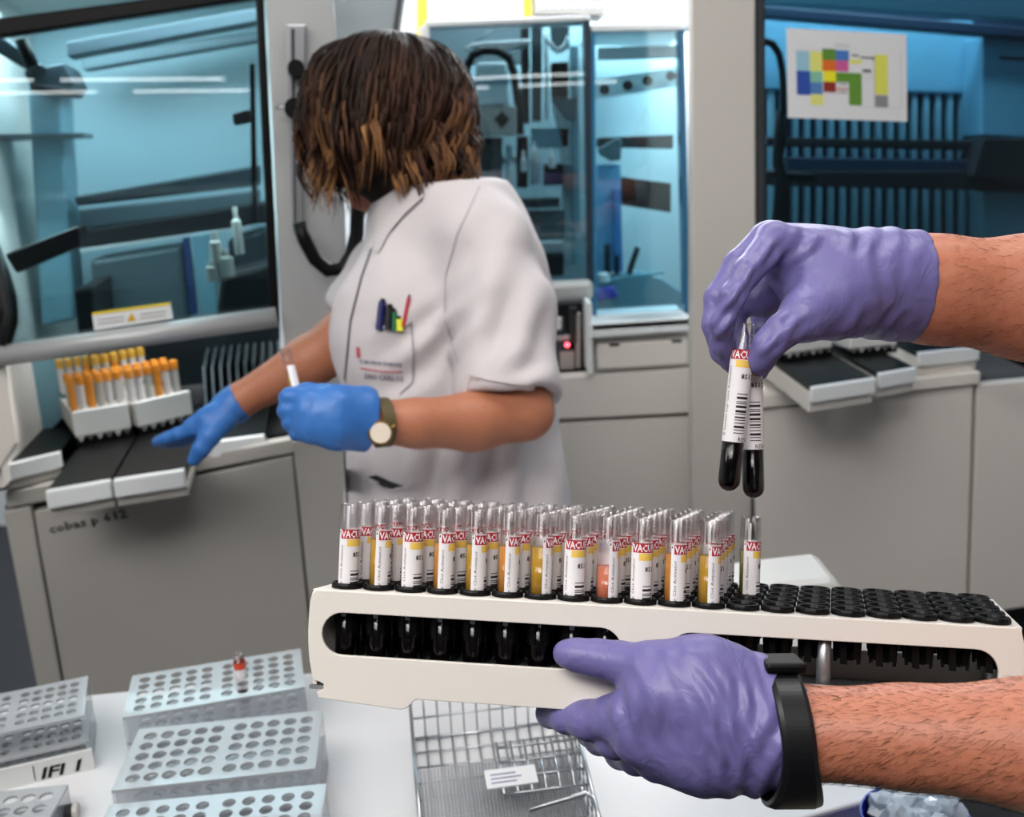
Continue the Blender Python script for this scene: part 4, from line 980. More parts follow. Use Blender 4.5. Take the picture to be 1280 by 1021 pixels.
# ---- worker holding the rack: mostly beside the frame
def make_worker():
    t = thing('person', 'person beside the frame on the right with hairy bare forearms and purple gloves', 'person', (.78, .5, 0))
    # body
    wl = W(985, 915, .53); wl2 = W(1130, 920, .51); wl3 = W(1290, 930, .485)
    el = Vector((.42, .235, wl.z-.10)); el = W(1560, 985, .47)
    wu = W(1105, 352, .60); wu2 = W(1165, 362, .60); wu3 = W(1290, 372, .60)
    eu = W(1560, 430, .62)
    shL = Vector((.70, .24, 1.40)); shR = Vector((.70, .66, 1.40)); ch = Vector((.74, .45, 1.22)); hip = Vector((.76, .45, .92)); nk = Vector((.72, .45, 1.48)); hc = Vector((.69, .45, 1.63))
    S = Sdf((.12, .05, 0), (1.0, .90, 1.82), .0052)
    S.ell(ch, (.115, .17, .22), .03); S.ell(hip, (.12, .16, .13), .04); S.cone(shL+Vector((.03, .06, -.02)), shR+Vector((.03, -.06, -.02)), .07, .07, .04)
    S.cone(nk-Vector((-.02, 0, .08)), nk+Vector((0, 0, .06)), .06, .055, .03)
    S.ell(hc, (.098, .078, .115), .01); S.cone(hc+Vector((-.01, 0, -.04)), hc+Vector((-.06, 0, -.095)), .06, .032, .02)
    S.cone(hc+Vector((-.095, 0, .005)), hc+Vector((-.112, 0, -.03)), .010, .015, .008)
    for s in (-1, 1):
        S.ell(hc+Vector((.005, s*.078, -.01)), (.018, .008, .032), .006); S.ell(hc+Vector((-.088, s*.032, .012)), (.012, .016, .011), 0, mode='s')
        S.chain([hip+Vector((0, s*.08, -.05)), (.76, .45+s*.09, .50), (.77, .45+s*.09, .08)], [.085, .058, .038], .02)
        S.chain([(.78, .45+s*.09, .04), (.62, .45+s*.10, .03)], [.04, .032], .01)
    S.chain([shL, (shL+el)/2, el], [.062, .052, .043], .02); S.chain([shR, (shR+eu)/2, eu], [.062, .052, .043], .02)
    S.chain([el, wl3, wl2, wl, W(950, 915, .535)], [.040, .0318, .0262, .0250, .023], .008)
    S.chain([eu, wu3, wu2, wu, W(1060, 350, .60)], [.043, .037, .0315, .0275, .024], .015)
    body = S.build('body', M['skin'], t, 2)
    for s in (-1, 1):
        m = MB(); m.lathe([(0, -.012), (.008, -.009), (.0115, 0), (.008, .009), (0, .012)], 12, 0, Matrix.Translation(hc+Vector((-.083, s*.032, .012))))
        e_ = m.build('eye', M['eye'], t, smooth=True); m = MB(); m.tube([hc+Vector((-.0935, s*.032, .012)), hc+Vector((-.0955, s*.032, .012))], .005, 10); m.build('iris', M['iris'], e_)
    m = MB(); m.tube([hc+Vector((-.089, -.022, -.064)), hc+Vector((-.098, 0, -.062)), hc+Vector((-.089, .022, -.064))], .0055, 8); m.build('mouth', M['lip'], t, smooth=True)
    S = Sdf((.5, .3, 1.5), (.9, .6, 1.82), .005); S.ell(hc+Vector((.012, 0, .022)), (.103, .086, .112), .01)
    S.cut(hc+Vector((-.045, 0, .03)), (-.8, 0, -.45)); S.build('hair', pmat('short_dark_hair', srgb(30, 22, 18), .6, nscale=120, nbump=.004), t, 1)
    # shirt and trousers
    S = Sdf((.5, .1, .80), (1.0, .82, 1.5), .008)
    S.ell(ch, (.135, .19, .24), .03); S.ell(hip, (.14, .18, .15), .04); S.cone(shL+Vector((.03, .06, -.02)), shR+Vector((.03, -.06, -.02)), .085, .085, .04)
    S.chain([shL, shL+(el-shL)*.62], [.085, .078], .03); S.chain([shR, shR+(eu-shR)*.62], [.085, .078], .03)
    S.cut(nk-Vector((-.02, 0, .03)), (-.2, 0, 1), .16); S.cut((.76, .45, .84), (0, 0, -1))
    S.cut(shL+(el-shL)*.6, el-shL, .14); S.cut(shR+(eu-shR)*.6, eu-shR, .14)
    S.build('scrub_shirt', M['coat'], t, 2)
    S = Sdf((.6, .2, .06), (.95, .7, .95), .008)
    S.ell(hip-Vector((0, 0, .02)), (.128, .168, .12), .02)
    for s in (-1, 1): S.chain([hip+Vector((0, s*.08, -.05)), (.76, .45+s*.09, .50), (.77, .45+s*.09, .10)], [.097, .075, .062], .02)
    S.cut((.76, .45, .10), (0, 0, -1)); S.build('trousers', M['coat'], t, 2)
    for s in (-1, 1):
        m = MB(); S = Sdf((.5, .45+s*.10-.08, 0), (.9, .45+s*.10+.08, .14), .006); S.chain([(.78, .45+s*.09, .06), (.61, .45+s*.10, .04)], [.055, .045], .01); S.cut((.7, .45, .005), (0, 0, -1)); S.build('shoe', M['white'], t, 1)
    # ---- upper glove (right hand, pinching)
    h = .0013
    lo, hi = bbox([W(x, y, d) for x in (860, 1170) for y in (262, 490) for d in (.53, .68)], .004)
    S = Sdf(lo, hi, h)
    # palm: metacarpals as parallel cones
    S.chain([W(1085, 352, .595), W(1030, 335, .585), W(968, 302, .578)], [.030, .0215, .0125], .012)
    S.chain([W(1085, 345, .605), W(1020, 325, .605), W(962, 300, .603)], [.028, .019, .0125], .012)
    S.chain([W(1085, 350, .615), W(1030, 335, .628), W(978, 315, .630)], [.028, .018, .012], .012)
    S.chain([W(1085, 360, .620), W(1040, 350, .645), W(1000, 338, .652)], [.028, .016, .011], .012)
    S.chain([W(1090, 362, .590), W(1050, 372, .575), W(1010, 392, .565)], [.026, .022, .0165], .014)
    S.cone(W(1020, 362, .590), W(985, 340, .590), .020, .013, .012)
    # wrist and cuff
    S.chain([W(1150, 358, .60), W(1120, 357, .60), W(1085, 352, .60)], [.0350, .0325, .0300], .008)
    # index
    S2 = [(966, 303, .576, 23), (934, 340, .560, 17.5), (915, 372, .556, 15.5), (903, 405, .559, 14.5), (903, 430, .569, 14), (911, 452, .577, 12)]
    fing(S, S2, .004)
    # middle
    fing(S, [(958, 302, .603, 23), (922, 330, .600, 17), (896, 372, .597, 15.5), (892, 405, .596, 14.5), (902, 440, .597, 13.5), (922, 462, .596, 11.5)], .003)
    # ring and little finger curled behind
    fing(S, [(978, 315, .630, 19), (938, 342, .636, 16), (916, 378, .640, 15), (918, 412, .634, 14), (936, 446, .622, 12.5), (950, 464, .612, 11)], .003)
    fing(S, [(1000, 338, .652, 17), (968, 358, .662, 14.5), (952, 392, .662, 13), (952, 418, .655, 12.5), (962, 440, .645, 11)], .003)
    S.cone(W(1010, 345, .62), W(955, 372, .63), .019, .013, .01)
    # thumb
    fing(S, [(1040, 376, .572, 34), (1006, 396, .562, 27), (978, 414, .557, 20.5), (960, 432, .558, 18), (951, 450, .564, 15.5), (949, 458, .567, 12.5)], .005)
    # cut the cuff, hollow it
    c0 = W(1144, 357, .60); ax = (W(1165, 362, .60)-wu).normalized(); S.cut(c0, (ax+_u*.12).normalized())
    S.cone(c0-ax*.030, c0+ax*.05, .0285, .0330, 0, 's')
    def dsp(V):
        r = wob(V, 3, .00025, 200)
        a = np.array(tuple(c0)); t_ = ((V-a)@np.array(tuple(ax)))
        r += .0006*np.sin(t_*420+2*np.sin((V@np.array(tuple(_u)))*90))*np.exp(-((t_+.030)/.022)**2)
        for (x, y, d, n_) in ((934, 340, .545, 500), (915, 368, .545, 520), (903, 408, .548, 480), (966, 420, .545, 480), (985, 408, .545, 420), (968, 322, .56, 480), (1010, 300, .565, 300), (1000, 345, .565, 260), (1060, 395, .56, 300), (1075, 310, .57, 330), (1110, 400, .57, 380)):
            c = np.array(tuple(W(x, y, d))); dd = V-c; r += .0013*np.sin((dd@np.array(tuple((_r*.6-_u*.8))))*n_*1.5+1.5*np.sin((dd@np.array(tuple(_r*.8+_u*.6)))*160))*np.exp(-(dd**2).sum(1)/.0105**2)
        return r
    S.build('glove', M['purple'], t, 2, dsp)
    # ---- lower glove (left hand gripping the rack)
    lo, hi = bbox([W(x, y, d) for x in (660, 1000) for y in (790, 1005) for d in (.49, .66)], .004)
    S = Sdf(lo, hi, h)
    S.chain([W(965, 912, .532), W(915, 905, .532), W(800, 888, .544)], [.0265, .0235, .0165], .014)
    S.chain([W(930, 935, .537), W(880, 935, .538), W(800, 920, .545)], [.0240, .0215, .0165], .012)
    S.chain([W(930, 940, .545), W(880, 945, .548), W(822, 945, .555)], [.0200, .0175, .0145], .012)
    S.chain([W(935, 938, .553), W(890, 950, .557), W(848, 950, .568)], [.0170, .0140, .0120], .012)
    S.chain([W(930, 862, .537), W(880, 845, .538), W(815, 838, .543)], [.0225, .0200, .0150], .014)
    S.cone(W(880, 880, .532), W(830, 870, .532), .021, .015, .012)
    S.chain([W(1005, 917, .532), W(960, 908, .532)], [.0295, .0285], .008)
    # thumb along the slot
    fing(S, [(860, 838, .536, 36), (815, 836, .545, 30), (775, 827, .555, 23), (745, 822, .561, 21.5), (718, 818, .564, 18), (706, 816, .566, 15)], .006)
    # index below the rack edge, then under it
    fing(S, [(800, 888, .545, 34), (770, 897, .556, 28), (735, 900, .570, 23), (708, 896, .585, 19), (688, 891, .606, 16.5), (684, 888, .626, 13)], .005)
    fing(S, [(800, 915, .548, 30), (770, 922, .566, 25), (750, 922, .590, 20), (738, 915, .618, 17), (732, 905, .640, 14)], .004)
    fing(S, [(822, 940, .558, 26), (795, 945, .580, 22), (775, 942, .605, 18), (762, 932, .630, 15)], .004)
    fing(S, [(848, 955, .570, 23), (820, 958, .592, 18), (802, 952, .612, 15.5), (790, 944, .632, 13)], .004)
    c0 = W(990, 914, .53); ax = (W(1000, 922, .53)-W(940, 908, .53)).normalized(); S.cut(c0, ax)
    def dsp(V):
        r = wob(V, 5, .00025, 180)
        a = np.array(tuple(c0)); t_ = ((V-a)@np.array(tuple(ax)))
        r += .0012*np.sin(t_*430+2.4*np.sin((V@np.array(tuple(_u)))*70))*np.exp(-((t_+.012)/.018)**2)
        for (x, y, d, n_, w_) in ((725, 818, .52, 620, .012), (752, 822, .52, 520, .014), (790, 840, .515, 380, .014), (715, 892, .54, 640, .012), (765, 893, .525, 430, .013), (790, 900, .52, 420, .018), (830, 815, .515, 330, .018), (905, 900, .51, 480, .020), (930, 870, .51, 520, .014), (915, 950, .515, 430, .018)):
            c = np.array(tuple(W(x, y, d))); dd = V-c; r += .0012*np.sin((dd@np.array(tuple(_r*.85+_u*.35)))*n_*1.5+1.3*np.sin((dd@np.array(tuple(_r*.35-_u*.85)))*150))*np.exp(-(dd**2).sum(1)/w_**2)
        return r
    S.build('glove', M['purple'], t, 2, dsp)
    # ---- black wristband
    cA = W(972, 914, .53); axb = (_r*.995+_u*.02-_f*.03).normalized()
    e1 = (_u-axb*_u.dot(axb)).normalized(); e2 = axb.cross(e1)
    V, Fc = [], []
    n, K_ = 96, 6
    prof = [(-.0085, 0), (-.0085, .003), (-.006, .0045), (.006, .0045), (.0085, .003), (.0085, 0)]
    for i in range(n):
        a = 2*PI*i/n; ca, sa = math.cos(a), math.sin(a)
        rr = .0298+.0055*max(0, -ca)**3
        sk = .004*ca
        wd = 1.05+(.75*max(0, -ca)**2)
        for u, v in prof: V.append(cA+axb*(u*wd+.004-sk*.5)+(e1*ca*1.03+e2*sa*.98)*(rr+v))
    for i in range(n):
        for j in range(K_): Fc.append((i*K_+j, ((i+1) % n)*K_+j, ((i+1) % n)*K_+(j+1) % K_, i*K_+(j+1) % K_))
    wb = mobj('wristband', V, Fc, pmat('black_rubber', srgb(16, 17, 20), .38), t, smooth=False, bevel=.0006)
    a = 0; pc = cA+axb*.004+e1*.0345
    m = MB(); m.prism([pc+axb*(-.012)+e2*-.012, pc+axb*(.010)+e2*-.012, pc+axb*(.010)+e2*.012, pc+axb*(-.012)+e2*.012], e1*.006); m.build('band_module', M['black'], wb, bevel=.002)
    # arm hair, rooted on the skin
    bpy.context.view_layer.update()
    bo = off_of(body); m = MB(); rg = random.Random(4)
    def hairs(a, b, n, lo_, hi_):
        ad = (b-a).normalized(); b1 = (_u-ad*_u.dot(ad)).normalized(); b2 = (-_f+ad*_f.dot(ad)).normalized()
        for _ in range(n):
            c = a.lerp(b, rg.random()); g = math.radians(rg.uniform(lo_, hi_)); nn = b1*math.sin(g)+b2*math.cos(g); tt = b1*math.cos(g)-b2*math.sin(g)
            ok, p, no, _i = body.ray_cast(c+nn*.09-bo, -nn, distance=.09)
            if not ok: continue
            p = p+bo; L_ = rg.uniform(.003, .008); dr = (ad*-.8+tt*rg.uniform(-.7, .1)).normalized(); dr = (dr-no*dr.dot(no)).normalized()
            m.tube([p-no*.0003, p+dr*L_*.5+no*.0010, p+dr*L_+no*.0012], [.00008, .00006, .00002], 3, caps=False)
    hairs(W(1010, 918, .527), wl3, 1500, -100, 100)
    hairs(W(1165, 360, .60), wu3, 350, -90, 90)
    stuff(m.build('arm_hair', M['hairhand'], t))
    return t
make_worker()
# ---- the woman in white at the left analyser
def make_woman():
    t = thing('person', 'woman with brown bob in white short sleeved coat reaching towards the left analyser', 'person', (-.1, 1.42, 0))
    nk = W(505, 225, 1.45); ch1 = W(560, 300, 1.46); ch2 = W(558, 410, 1.46); wa = W(566, 540, 1.47); pv = W(575, 660, 1.48)
    shN = W(602, 306, 1.345); shF = W(482, 340, 1.60)
    elN = W(656, 514, 1.26); wrN = W(474, 528, 1.17)
    elF = W(432, 425, 1.57); wrF = W(297, 502, 1.57)
    hc = W(468, 150, 1.44); fd = Vector((-.80, .48, -.36)).normalized()      # face direction
    sd = fd.cross(Vector((0, 0, 1))).normalized(); ud = sd.cross(fd).normalized()
    HL = lambda x, y, z: hc+fd*x+sd*y+ud*z
    S = Sdf((pv.x-.42, pv.y-.42, 0), (pv.x+.36, pv.y+.42, 1.86), .007)
    HR = [tuple(fd), tuple(sd), tuple(ud)]
    S.ell(HL(-.012, 0, .025), (.100, .077, .098), .01, HR); S.cone(HL(.015, 0, -.03), HL(.065, 0, -.088), .062, .030, .025)
    S.cone(HL(.094, 0, .0), HL(.112, 0, -.036), .009, .014, .008)
    for s in (-1, 1):
        S.ell(HL(-.008, s*.077, -.015), (.018, .009, .032), .006, HR); S.ell(HL(.086, s*.031, .004), (.012, .016, .010), 0, HR, 's')
        S.cone(HL(.06, s*.035, -.03), HL(.05, s*.03, -.05), .028, .025, .015)
    S.chain([HL(-.02, 0, -.06), nk+Vector((-.0, 0, -.01)), nk+Vector((.05, 0, -.08))], [.052, .052, .062], .02)
    S.chain([ch1, ch2, wa, pv], [.105, .12, .115, .135], .03); S.cone(shN, shF, .048, .048, .03)
    S.chain([shN, W(630, 400, 1.30), elN], [.052, .047, .038], .02)
    S.chain([elN, W(590, 527, 1.225), W(520, 529, 1.185), wrN, W(440, 522, 1.15)], [.037, .0375, .030, .0260, .024], .012)
    S.chain([shF, W(458, 385, 1.60), elF], [.045, .044, .0455], .02)
    S.chain([elF, W(385, 453, 1.57), wrF, W(280, 515, 1.57)], [.047, .041, .027, .022], .015)
    for s in (-1, 1):
        f = Vector((pv.x-.0+s*.02, pv.y+s*.09, 0))
        S.chain([pv+Vector((0, s*.08, -.03)), (f.x, f.y, .5), (f.x+.01, f.y, .08)], [.10, .062, .04], .02); S.chain([(f.x, f.y, .045), (f.x-.14, f.y+.03, .035)], [.042, .034], .01)
    S.build('body', M['skin2'], t, 2)
    for s in (-1, 1):
        m = MB(); m.lathe([(0, -.011), (.008, -.008), (.011, 0), (.008, .008), (0, .011)], 12, 0, Matrix.Translation(HL(.081, s*.031, .004)))
        e_ = m.build('eye', M['eye'], t, smooth=True); m = MB(); m.tube([HL(.0905, s*.031, .004), HL(.093, s*.031, .004)], .005, 10); m.build('iris', M['iris'], e_)
    m = MB(); m.tube([HL(.088, -.022, -.062), HL(.100, 0, -.060), HL(.088, .022, -.062)], .0055, 8); m.build('mouth', M['lip'], t, smooth=True)
    # ---- coat
    S = Sdf((pv.x-.40, pv.y-.40, .55), (pv.x+.36, pv.y+.40, 1.50), .0065)
    S.chain([ch1+Vector((.0, 0, .0)), ch2, wa, pv, pv+Vector((.01, 0, -.25))], [.122, .150, .150, .165, .175], .05)
    S.cone(shN, W(572, 270, 1.44), .066, .078, .04); S.cone(shF, W(525, 285, 1.47), .055, .07, .03)
    S.cone(W(574, 285, 1.42), W(612, 355, 1.42), .070, .085, .05)
    S.ell(W(500, 420, 1.40), (.095, .085, .10), .05)
    S.cone(W(508, 268, 1.46), W(540, 252, 1.46), .045, .066, .02); S.cone(W(556, 250, 1.46), W(584, 240, 1.46), .052, .038, .03)           # collar stand
    def sleeve(pts, rad, cutp, cutn, h0, h1, r0, r1):
        S2 = Sdf.__new__(Sdf); S2.__dict__.update(S.__dict__); S2.f = np.full(S.n, .5, np.float32)
        S2.chain(pts, rad, .03); S2.cut(cutp, cutn); S2.cone(h0, h1, r0, r1, 0, 's')
        f, d = S.f, S2.f; hh = np.clip(.5+.5*(f-d)/.025, 0, 1); S.f = f*(1-hh)+d*hh-.025*hh*(1-hh)
    aN = (elN-shN).normalized(); aF = (elF-shF).normalized()
    sleeve([shN, W(626, 390, 1.31), W(636, 500, 1.265), W(640, 560, 1.25)], [.066, .069, .067, .066], W(634, 502, 1.265), aN*.9-_u*.25+_r*-.12, W(632, 470, 1.275), W(642, 560, 1.25), .050, .058)
    sleeve([shF, W(456, 380, 1.60), W(430, 440, 1.59)], [.056, .058, .058], W(430, 408, 1.60), aF+_r*-.55, W(450, 390, 1.60), W(425, 445, 1.59), .046, .050)
    # neck opening
    S.cone(nk+_u*.06, nk+_u*.01+fd*.015, .058, .055, 0, 's')
    S.cut(pv+Vector((0, 0, -.27)), (0, 0, -1))
    def dsp(V):
        r = wob(V, 9, .0045, 34)
        # drag folds from the bust and the bent elbow
        for (x, y, d, vx, vy, n_, w_, am) in ((575, 425, 1.30, .5, .85, 150, .055, .006), (540, 470, 1.33, .3, .95, 120, .06, .005), (640, 410, 1.22, .8, .5, 110, .06, .005), (560, 590, 1.32, .85, .5, 95, .10, .006), (620, 600, 1.36, .9, .4, 80, .10, .006), (600, 330, 1.28, .7, .6, 80, .07, .004), (655, 470, 1.2, .3, .9, 150, .04, .003)):
            c = np.array(tuple(W(x, y, d))); dd = V-c; r += 1.7*am*np.sin(dd@np.array(tuple(_r*vx-_u*vy))*n_+1.2*np.sin(dd@np.array(tuple(_r*vy+_u*vx))*22))*np.exp(-(dd**2).sum(1)/w_**2)
        return r
    coat = S.build('coat', M['coat'], t, 3, dsp)
    bvh_dg = bpy.context.evaluated_depsgraph_get(); inv = coat.matrix_world.inverted(); base = off_of(coat)
    def hit(x, y, lift=.0015):
        d = ray(x, y).normalized(); ok, loc, nn, _ = coat.ray_cast(CAM-base, d)
        return (loc+base-d*lift, nn) if ok else (W(x, y, 1.32), -_f)
    def strip(name, px, wpx, mat, lift=.0015, par=None, both=True):
        "a ribbon sewn on the coat through those pixels"
        V = []; 
        P = []
        for (a, b) in zip(px[:-1], px[1:]):
            for k in range(5): P.append((a[0]+(b[0]-a[0])*k/5, a[1]+(b[1]-a[1])*k/5))
        P.append(px[-1])
        for i, (x, y) in enumerate(P):
            a, b = P[max(i-1, 0)], P[min(i+1, len(P)-1)]; dx, dy = b[0]-a[0], b[1]-a[1]; L_ = math.hypot(dx, dy); nx, ny = -dy/L_*wpx/2, dx/L_*wpx/2
            for s in (-1, 1):
                for lf in (lift, -.001): V.append(hit(x+nx*s, y+ny*s, lf)[0])
        Fc = []
        for i in range(len(P)-1):
            o = i*4; q = o+4; Fc += [(o, q, q+2, o+2), (o, o+1, q+1, q), (o+2, q+2, q+3, o+3)]
        return mobj(name, V, Fc, mat, par or coat.parent, smooth=False)
    greyink = pmat('grey_print', srgb(110, 112, 128), .8); redink = pmat('red_print', srgb(190, 70, 90), .8)
    strip('front_edge', [(468, 300), (452, 345), (438, 400), (431, 470), (430, 560), (434, 628)], 2.6, pmat('dark_piping', srgb(92, 90, 98), .8), .002)
    strip('pocket_hem', [(466, 400), (480, 409), (498, 410), (513, 402)], 3, M['coat'], .004)
    strip('pocket_seam', [(514, 402), (517, 440), (516, 478), (500, 492)], 1.2, greyink, .002)
    strip('pocket_hem', [(456, 596), (472, 604), (492, 612), (508, 608), (522, 600)], 3, M['coat'], .004)
    def coattext(s, x0, y0, x1, y1, hpx, mat):
        tv, tf = text_mesh(s, 1, 'LEFT', 0, .02); w_ = max(v.x for v in tv); V = []
        for v in tv:
            u = v.x/w_; V.append(hit(x0+(x1-x0)*u, y0+(y1-y0)*u-v.y*hpx*1.3, .0022)[0])
        mobj('printed_text', V, tf, mat, t)
    coattext('COMUNIDAD DE MADRID', 449, 454, 503, 459, 5.5, greyink); coattext('SAN CARLOS', 455, 473, 504, 477, 7, greyink)
    strip('printed_line', [(450, 460), (480, 465), (503, 465)], 1.2, redink, .002); strip('printed_mark', [(447, 434), (448, 447)], 4, redink, .002)
    strip('collar', [(524, 240), (500, 262), (480, 286), (466, 312)], 15, M['coat'], .007)
    strip('sleeve_cuff', [(581, 478), (605, 486), (640, 492), (683, 496)], 24, M['coat'], .005)
    strip('sleeve_seam_shadow', [(600, 232), (572, 290), (556, 345), (556, 400), (572, 452)], 1.6, pmat('seam_shadow_tone', srgb(176, 170, 174), .9), .002)  # shadow line along the sleeve seam, painted as a thin darker strip
    # collar flaps
    # trousers, shoes
    S = Sdf((pv.x-.3, pv.y-.35, .05), (pv.x+.3, pv.y+.35, 1.1), .009)
    for s in (-1, 1):
        f = Vector((pv.x+s*.02, pv.y+s*.09, 0)); S.chain([pv+Vector((0, s*.07, -.05)), (f.x, f.y, .5), (f.x+.01, f.y, .12)], [.115, .08, .068], .02)
        S2 = Sdf((f.x-.25, f.y-.09, 0), (f.x+.12, f.y+.12, .15), .007); S2.chain([(f.x, f.y, .05), (f.x-.14, f.y+.03, .042)], [.055, .045], .01); S2.cut((f.x, f.y, .006), (0, 0, -1)); S2.build('clog', M['white'], t, 1)
    S.cut((pv.x, pv.y, .12), (0, 0, -1)); S.build('trousers', M['coat'], t, 2)
    # ---- near glove: fist with thumb on top
    lo, hi = bbox([W(335, 465, 1.05), W(475, 570, 1.05), W(335, 465, 1.25), W(475, 570, 1.25)], .01)
    S = Sdf(lo, hi, .0021)
    for (y0, y1, r0) in ((508, 505, 19), (518, 517, 19), (531, 528, 19), (541, 537, 16)):
        fing(S, [(455, y0, 1.155, r0+7), (420, (y0+y1)/2, 1.135, r0+4), (388, y1, 1.125, r0-2)], .014)
    for (y0, x0, r0) in ((496, 362, 11.5), (512, 360, 11.5), (527, 365, 10.5), (540, 373, 9.5)):
        fing(S, [(388, y0+3, 1.125, r0+3), (x0, y0, 1.133, r0), (x0-3, y0+2, 1.155, r0-1), (x0+14, y0+3, 1.170, r0-2)], .004)
    fing(S, [(430, 503, 1.15, 22), (405, 495, 1.150, 15), (385, 491, 1.148, 12), (370, 489, 1.146, 9.5)], .006)
    S.chain([W(462, 526, 1.163), W(445, 524, 1.155)], [.0305, .0305], .008)
    c0 = W(459, 526, 1.163); ax = (wrN-W(440, 522, 1.15)).normalized(); 
    S.cone(c0-ax*.006, c0-ax*.001, .034, .034, .004); S.cut(c0, ax)
    def dsp2(V): return wob(V, 21, .0008, 130)
    S.build('glove', M['blueg'], t, 2, dsp2)
    # ---- far glove: spread open
    lo, hi = bbox([W(185, 485, 1.45), W(320, 595, 1.45), W(185, 485, 1.68), W(320, 595, 1.68)], .01)
    S = Sdf(lo, hi, .0023)
    for (dy, dd) in ((-4, 1.545), (-2, 1.565), (1, 1.585), (4, 1.60)):
        fing(S, [(292, 508+dy*.5, 1.57+(dd-1.57)*.3, 19), (262, 528+dy, dd, 15), (240, 537+dy, dd, 11)], .012)
    fing(S, [(245, 535, 1.545, 11), (224, 543, 1.548, 9), (210, 547, 1.552, 8), (201, 550, 1.556, 7)], .004)
    fing(S, [(245, 538, 1.565, 11), (222, 547, 1.57, 9), (206, 549, 1.575, 8), (197, 552, 1.585, 7)], .003)
    fing(S, [(247, 540, 1.585, 10), (226, 549, 1.595, 9), (212, 552, 1.60, 8), (203, 554, 1.61, 7)], .003)
    fing(S, [(252, 541, 1.60, 10), (234, 548, 1.615, 8), (222, 551, 1.625, 7), (214, 553, 1.635, 6)], .003)
    fing(S, [(278, 525, 1.545, 17), (262, 545, 1.53, 12.5), (251, 561, 1.525, 10), (242, 575, 1.528, 8)], .010)
    c0 = W(302, 500, 1.57); ax = (elF-wrF).normalized(); S.chain([W(286, 510, 1.57), W(300, 501, 1.57)], [.029, .031], .006); S.cut(c0, ax)
    S.build('glove', M['blueg'], t, 2, dsp2)
    # ---- watch
    wc = W(477, 528, 1.168); ax = (elN-wrN).normalized(); e1 = (-_f-ax*(-_f).dot(ax)).normalized(); e2 = ax.cross(e1)
    V, Fc = [], []; n = 36
    for i in range(n):
        a = 2*PI*i/n
        for u, rr in ((-.008, .0285), (-.008, .0305), (.008, .0305), (.008, .0285)): V.append(wc+ax*u+e1*math.cos(a)*rr+e2*math.sin(a)*rr)
        for j in range(4): Fc.append((i*4+j, ((i+1) % n)*4+j, ((i+1) % n)*4+(j+1) % 4, i*4+(j+1) % 4))
    gold = pmat('worn_gold', srgb(150, 120, 70), .3, .8)
    wb = mobj('watch_strap', V, Fc, pmat('olive_brown_leather', srgb(88, 74, 42), .6), t)
    fc = W(475, 541, 1.1365); nn = (CAM-fc).normalized()*.8+e1*.3; nn.normalize()
    m = MB(); m.tube([fc, fc+nn*.006], .0150, 24); m.build('watch_case', gold, wb, bevel=.001)
    m = MB(); m.tube([fc+nn*.006, fc+nn*.0068], .0122, 24); m.build('watch_dial', pmat('cream_dial', srgb(232, 218, 200), .4), wb)
    m = MB(); m.tube([fc+e2*0+_r*.014+_u*.007, fc+_r*.018+_u*.009], .0022, 8); m.build('crown', gold, wb)
    # ---- hair
    he = W(486, 142, 1.44)
    A1, A2, A3 = sd, fd, ud
    S = Sdf(np.array(tuple(he))-.2, np.array(tuple(he))+.2, .006)
    S.ell(he+_u*.005, (.118, .112, .108), .01); S.cone(he+_r*.02-_u*.02, he+_r*.03-_u*.085, .095, .075, .04)
    S.cone(he-_r*.045-_u*.01, he-_r*.052-_u*.065, .07, .045, .03)
    base_hair = S
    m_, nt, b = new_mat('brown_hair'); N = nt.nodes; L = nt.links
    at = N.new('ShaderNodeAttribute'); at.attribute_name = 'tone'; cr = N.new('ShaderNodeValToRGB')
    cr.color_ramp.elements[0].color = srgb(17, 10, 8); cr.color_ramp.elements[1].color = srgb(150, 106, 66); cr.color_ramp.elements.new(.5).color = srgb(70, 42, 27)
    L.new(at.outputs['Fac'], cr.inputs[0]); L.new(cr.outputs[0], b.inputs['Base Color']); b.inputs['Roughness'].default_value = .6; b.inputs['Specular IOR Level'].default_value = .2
    hv, hf = S.mesh(); rg = random.Random(11); np.random.seed(2)
    V = [Vector(v) for v in hv]; Fc = [tuple(f) for f in hf]; tone = [.04]*len(V)
    crown = he+_u*.100+_r*-.005+_f*.0
    def lock(az, th0, th1, r_, ln_tone, wavA, hang, ph):
        base = len(V); n = 20; pts = []
        for i in range(n):
            s = i/(n-1); th = th0+(th1-th0)*s; az_ = az+.10*math.sin(ph+s*7)*s
            dirh = (_r*math.cos(az_)+(-_f)*math.sin(az_)); rad_h = .119+.005*math.sin(az*3+1); rad_v = .116
            p = he+dirh*math.sin(min(th, PI*.5))*rad_h+_u*math.cos(th)*rad_v
            if th > PI*.5:
                e = (th-PI*.5); p = he+dirh*(rad_h*(1-.13*e**2))-_u*(e*hang)
            w_ = wavA*min(1, s*1.6)
            p += dirh*.020*max(0, s-.72)*(1 if math.sin(az*5+ph) > -.2 else -1)*3
            p += dirh*(math.sin(ph*1.0+s*11)*w_)+_u*math.cos(ph+s*8)*w_*.35
            pts.append(p)
        rr = [r_*(.35+.65*math.sin(PI*min(1, .15+.75*(i/(n-1)))))*(1 if i < n-3 else (n-1-i+.3)/3.3) for i in range(n)]
        m = MB(); m.tube(pts, rr, 5, caps=True, flat=.5)
        for v in m.V: V.append(v)
        for f in m.F: Fc.append(tuple(i+base for i in f))
        for i in range(n):
            s = i/(n-1)
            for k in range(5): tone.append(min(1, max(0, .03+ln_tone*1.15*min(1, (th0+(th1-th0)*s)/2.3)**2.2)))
    fa = math.atan2(fd.dot(-_f), fd.dot(_r))
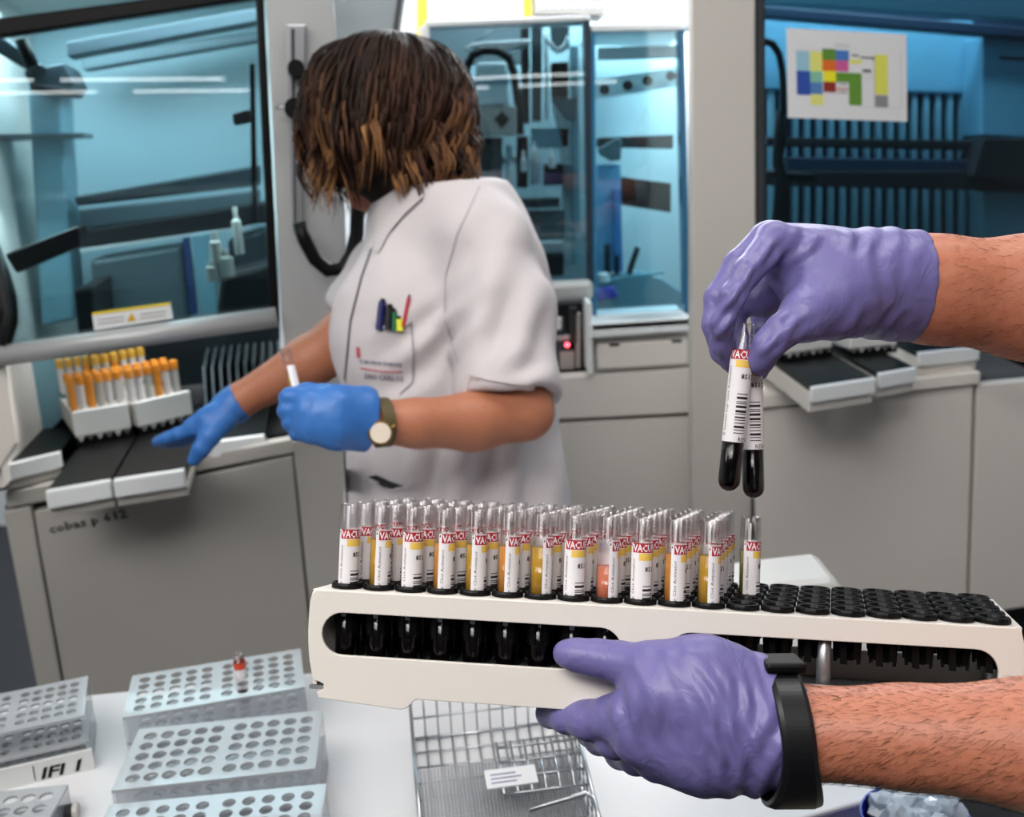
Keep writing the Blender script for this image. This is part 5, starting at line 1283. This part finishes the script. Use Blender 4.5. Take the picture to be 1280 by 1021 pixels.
    for cl in range(120):
        caz = rg.uniform(-PI, PI); cph = rg.uniform(0, 6); ct = rg.choice((.08, .15, .3, .45, .7, .95)); cw_ = rg.uniform(.009, .022); cth = rg.uniform(2.4, 2.95)
        for q_ in range(11):
            az = caz+rg.gauss(0, .09); th0 = rg.choice((.04, .1, .3, .6, .9))*rg.uniform(.6, 1.3); da = (az-fa+PI) % (2*PI)-PI
            th1 = cth+rg.uniform(-.12, .12)
            if abs(da) < .5: th1 = min(th1, rg.uniform(1.6, 1.95))
            lock(az, th0, th1, rg.uniform(.0018, .0042), ct*rg.uniform(.7, 1.3), cw_*rg.uniform(.8, 1.2), .115, cph+rg.uniform(-.35, .35))
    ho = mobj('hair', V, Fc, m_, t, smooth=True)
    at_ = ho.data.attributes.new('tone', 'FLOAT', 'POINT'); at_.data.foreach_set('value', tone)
    # ---- things she carries
    def pen(x, y, x2, y2, r, col, lab, d1, nm='pen'):
        p = hit(x2, y2, .004)[0]; q_ = p+(W(x, y, 1.30)-W(x2, y2, 1.30)); tt = thing(nm, lab, 'pen', tuple(p), 'pens in the coat pocket')
        m = MB(); m.tube([p, q_], r, 10); m.build('barrel', pmat(col[0], srgb(*col[1]), .35), tt)
        m = MB(); m.tube([q_, q_+(q_-p).normalized()*.004], r*.6, 8); m.build('pen_end', M['black'], tt)
    pen(478, 377, 474, 412, .0055, ('navy_plastic', (28, 32, 90)), 'navy pen clipped at the left of the chest pocket', 0)
    pen(487, 384, 486, 412, .0060, ('black_pen', (20, 22, 28)), 'thick black pen in the middle of the chest pocket', 0)
    pen(493, 390, 493, 413, .0040, ('green_pen', (20, 110, 70)), 'green pen in the chest pocket beside the black one', 0)
    pen(499, 399, 500, 414, .0050, ('yellow_pen', (225, 225, 60)), 'yellow highlighter low in the chest pocket', 0)
    pen(511, 372, 504, 408, .0026, ('red_pen', (185, 35, 60)), 'thin red pen at the right of the chest pocket', 0)
    pp = [hit(x, y, .004)[0] for x, y in ((458, 596), (470, 594), (488, 602), (504, 607), (500, 612), (482, 610), (466, 602))]
    m = MB(); m.prism(pp, _f*.006); tag(m.build('phone', M['matblack']), 'dark phone edge showing at the lower coat pocket', 'phone')
    return t
make_woman()
# the tube in her fist
b = W(372, 500, 1.142); tp_ = W(357, 440, 1.150)
z = (tp_-b).normalized(); y = (_f-z*_f.dot(z)).normalized(); x = y.cross(z)
t = bpy.data.objects.new('sample_tube', None); COL.objects.link(t); t.matrix_world = Matrix.Translation(b) @ Matrix((x, y, z)).transposed().to_4x4()
t['label'] = 'single sample tube with a white label held up in the woman\'s blue gloved fist'; t['category'] = 'tube'
m = MB(); m.lathe(bowl(.0066)+[(.0066, .064), (.0058, .064), (.0058, .05)], 16); m.build('tube_wall', M['clearplastic'], t, world=False, smooth=True)
m = MB(); m.lathe([(0, .001), (.006, .001), (.006, .032), (0, .032)], 14); m.build('serum', bpy.data.materials['serum_gold'], t, world=False)
m = MB()
m.add([Vector((.0068*math.cos(a), .0068*math.sin(a), zz)) for a in [(-1.75+i*.22) for i in range(10)] for zz in (0, .042)], [(2*i, 2*i+2, 2*i+3, 2*i+1) for i in range(9)])
m.build('label_wrap', MR[0], t, world=False)
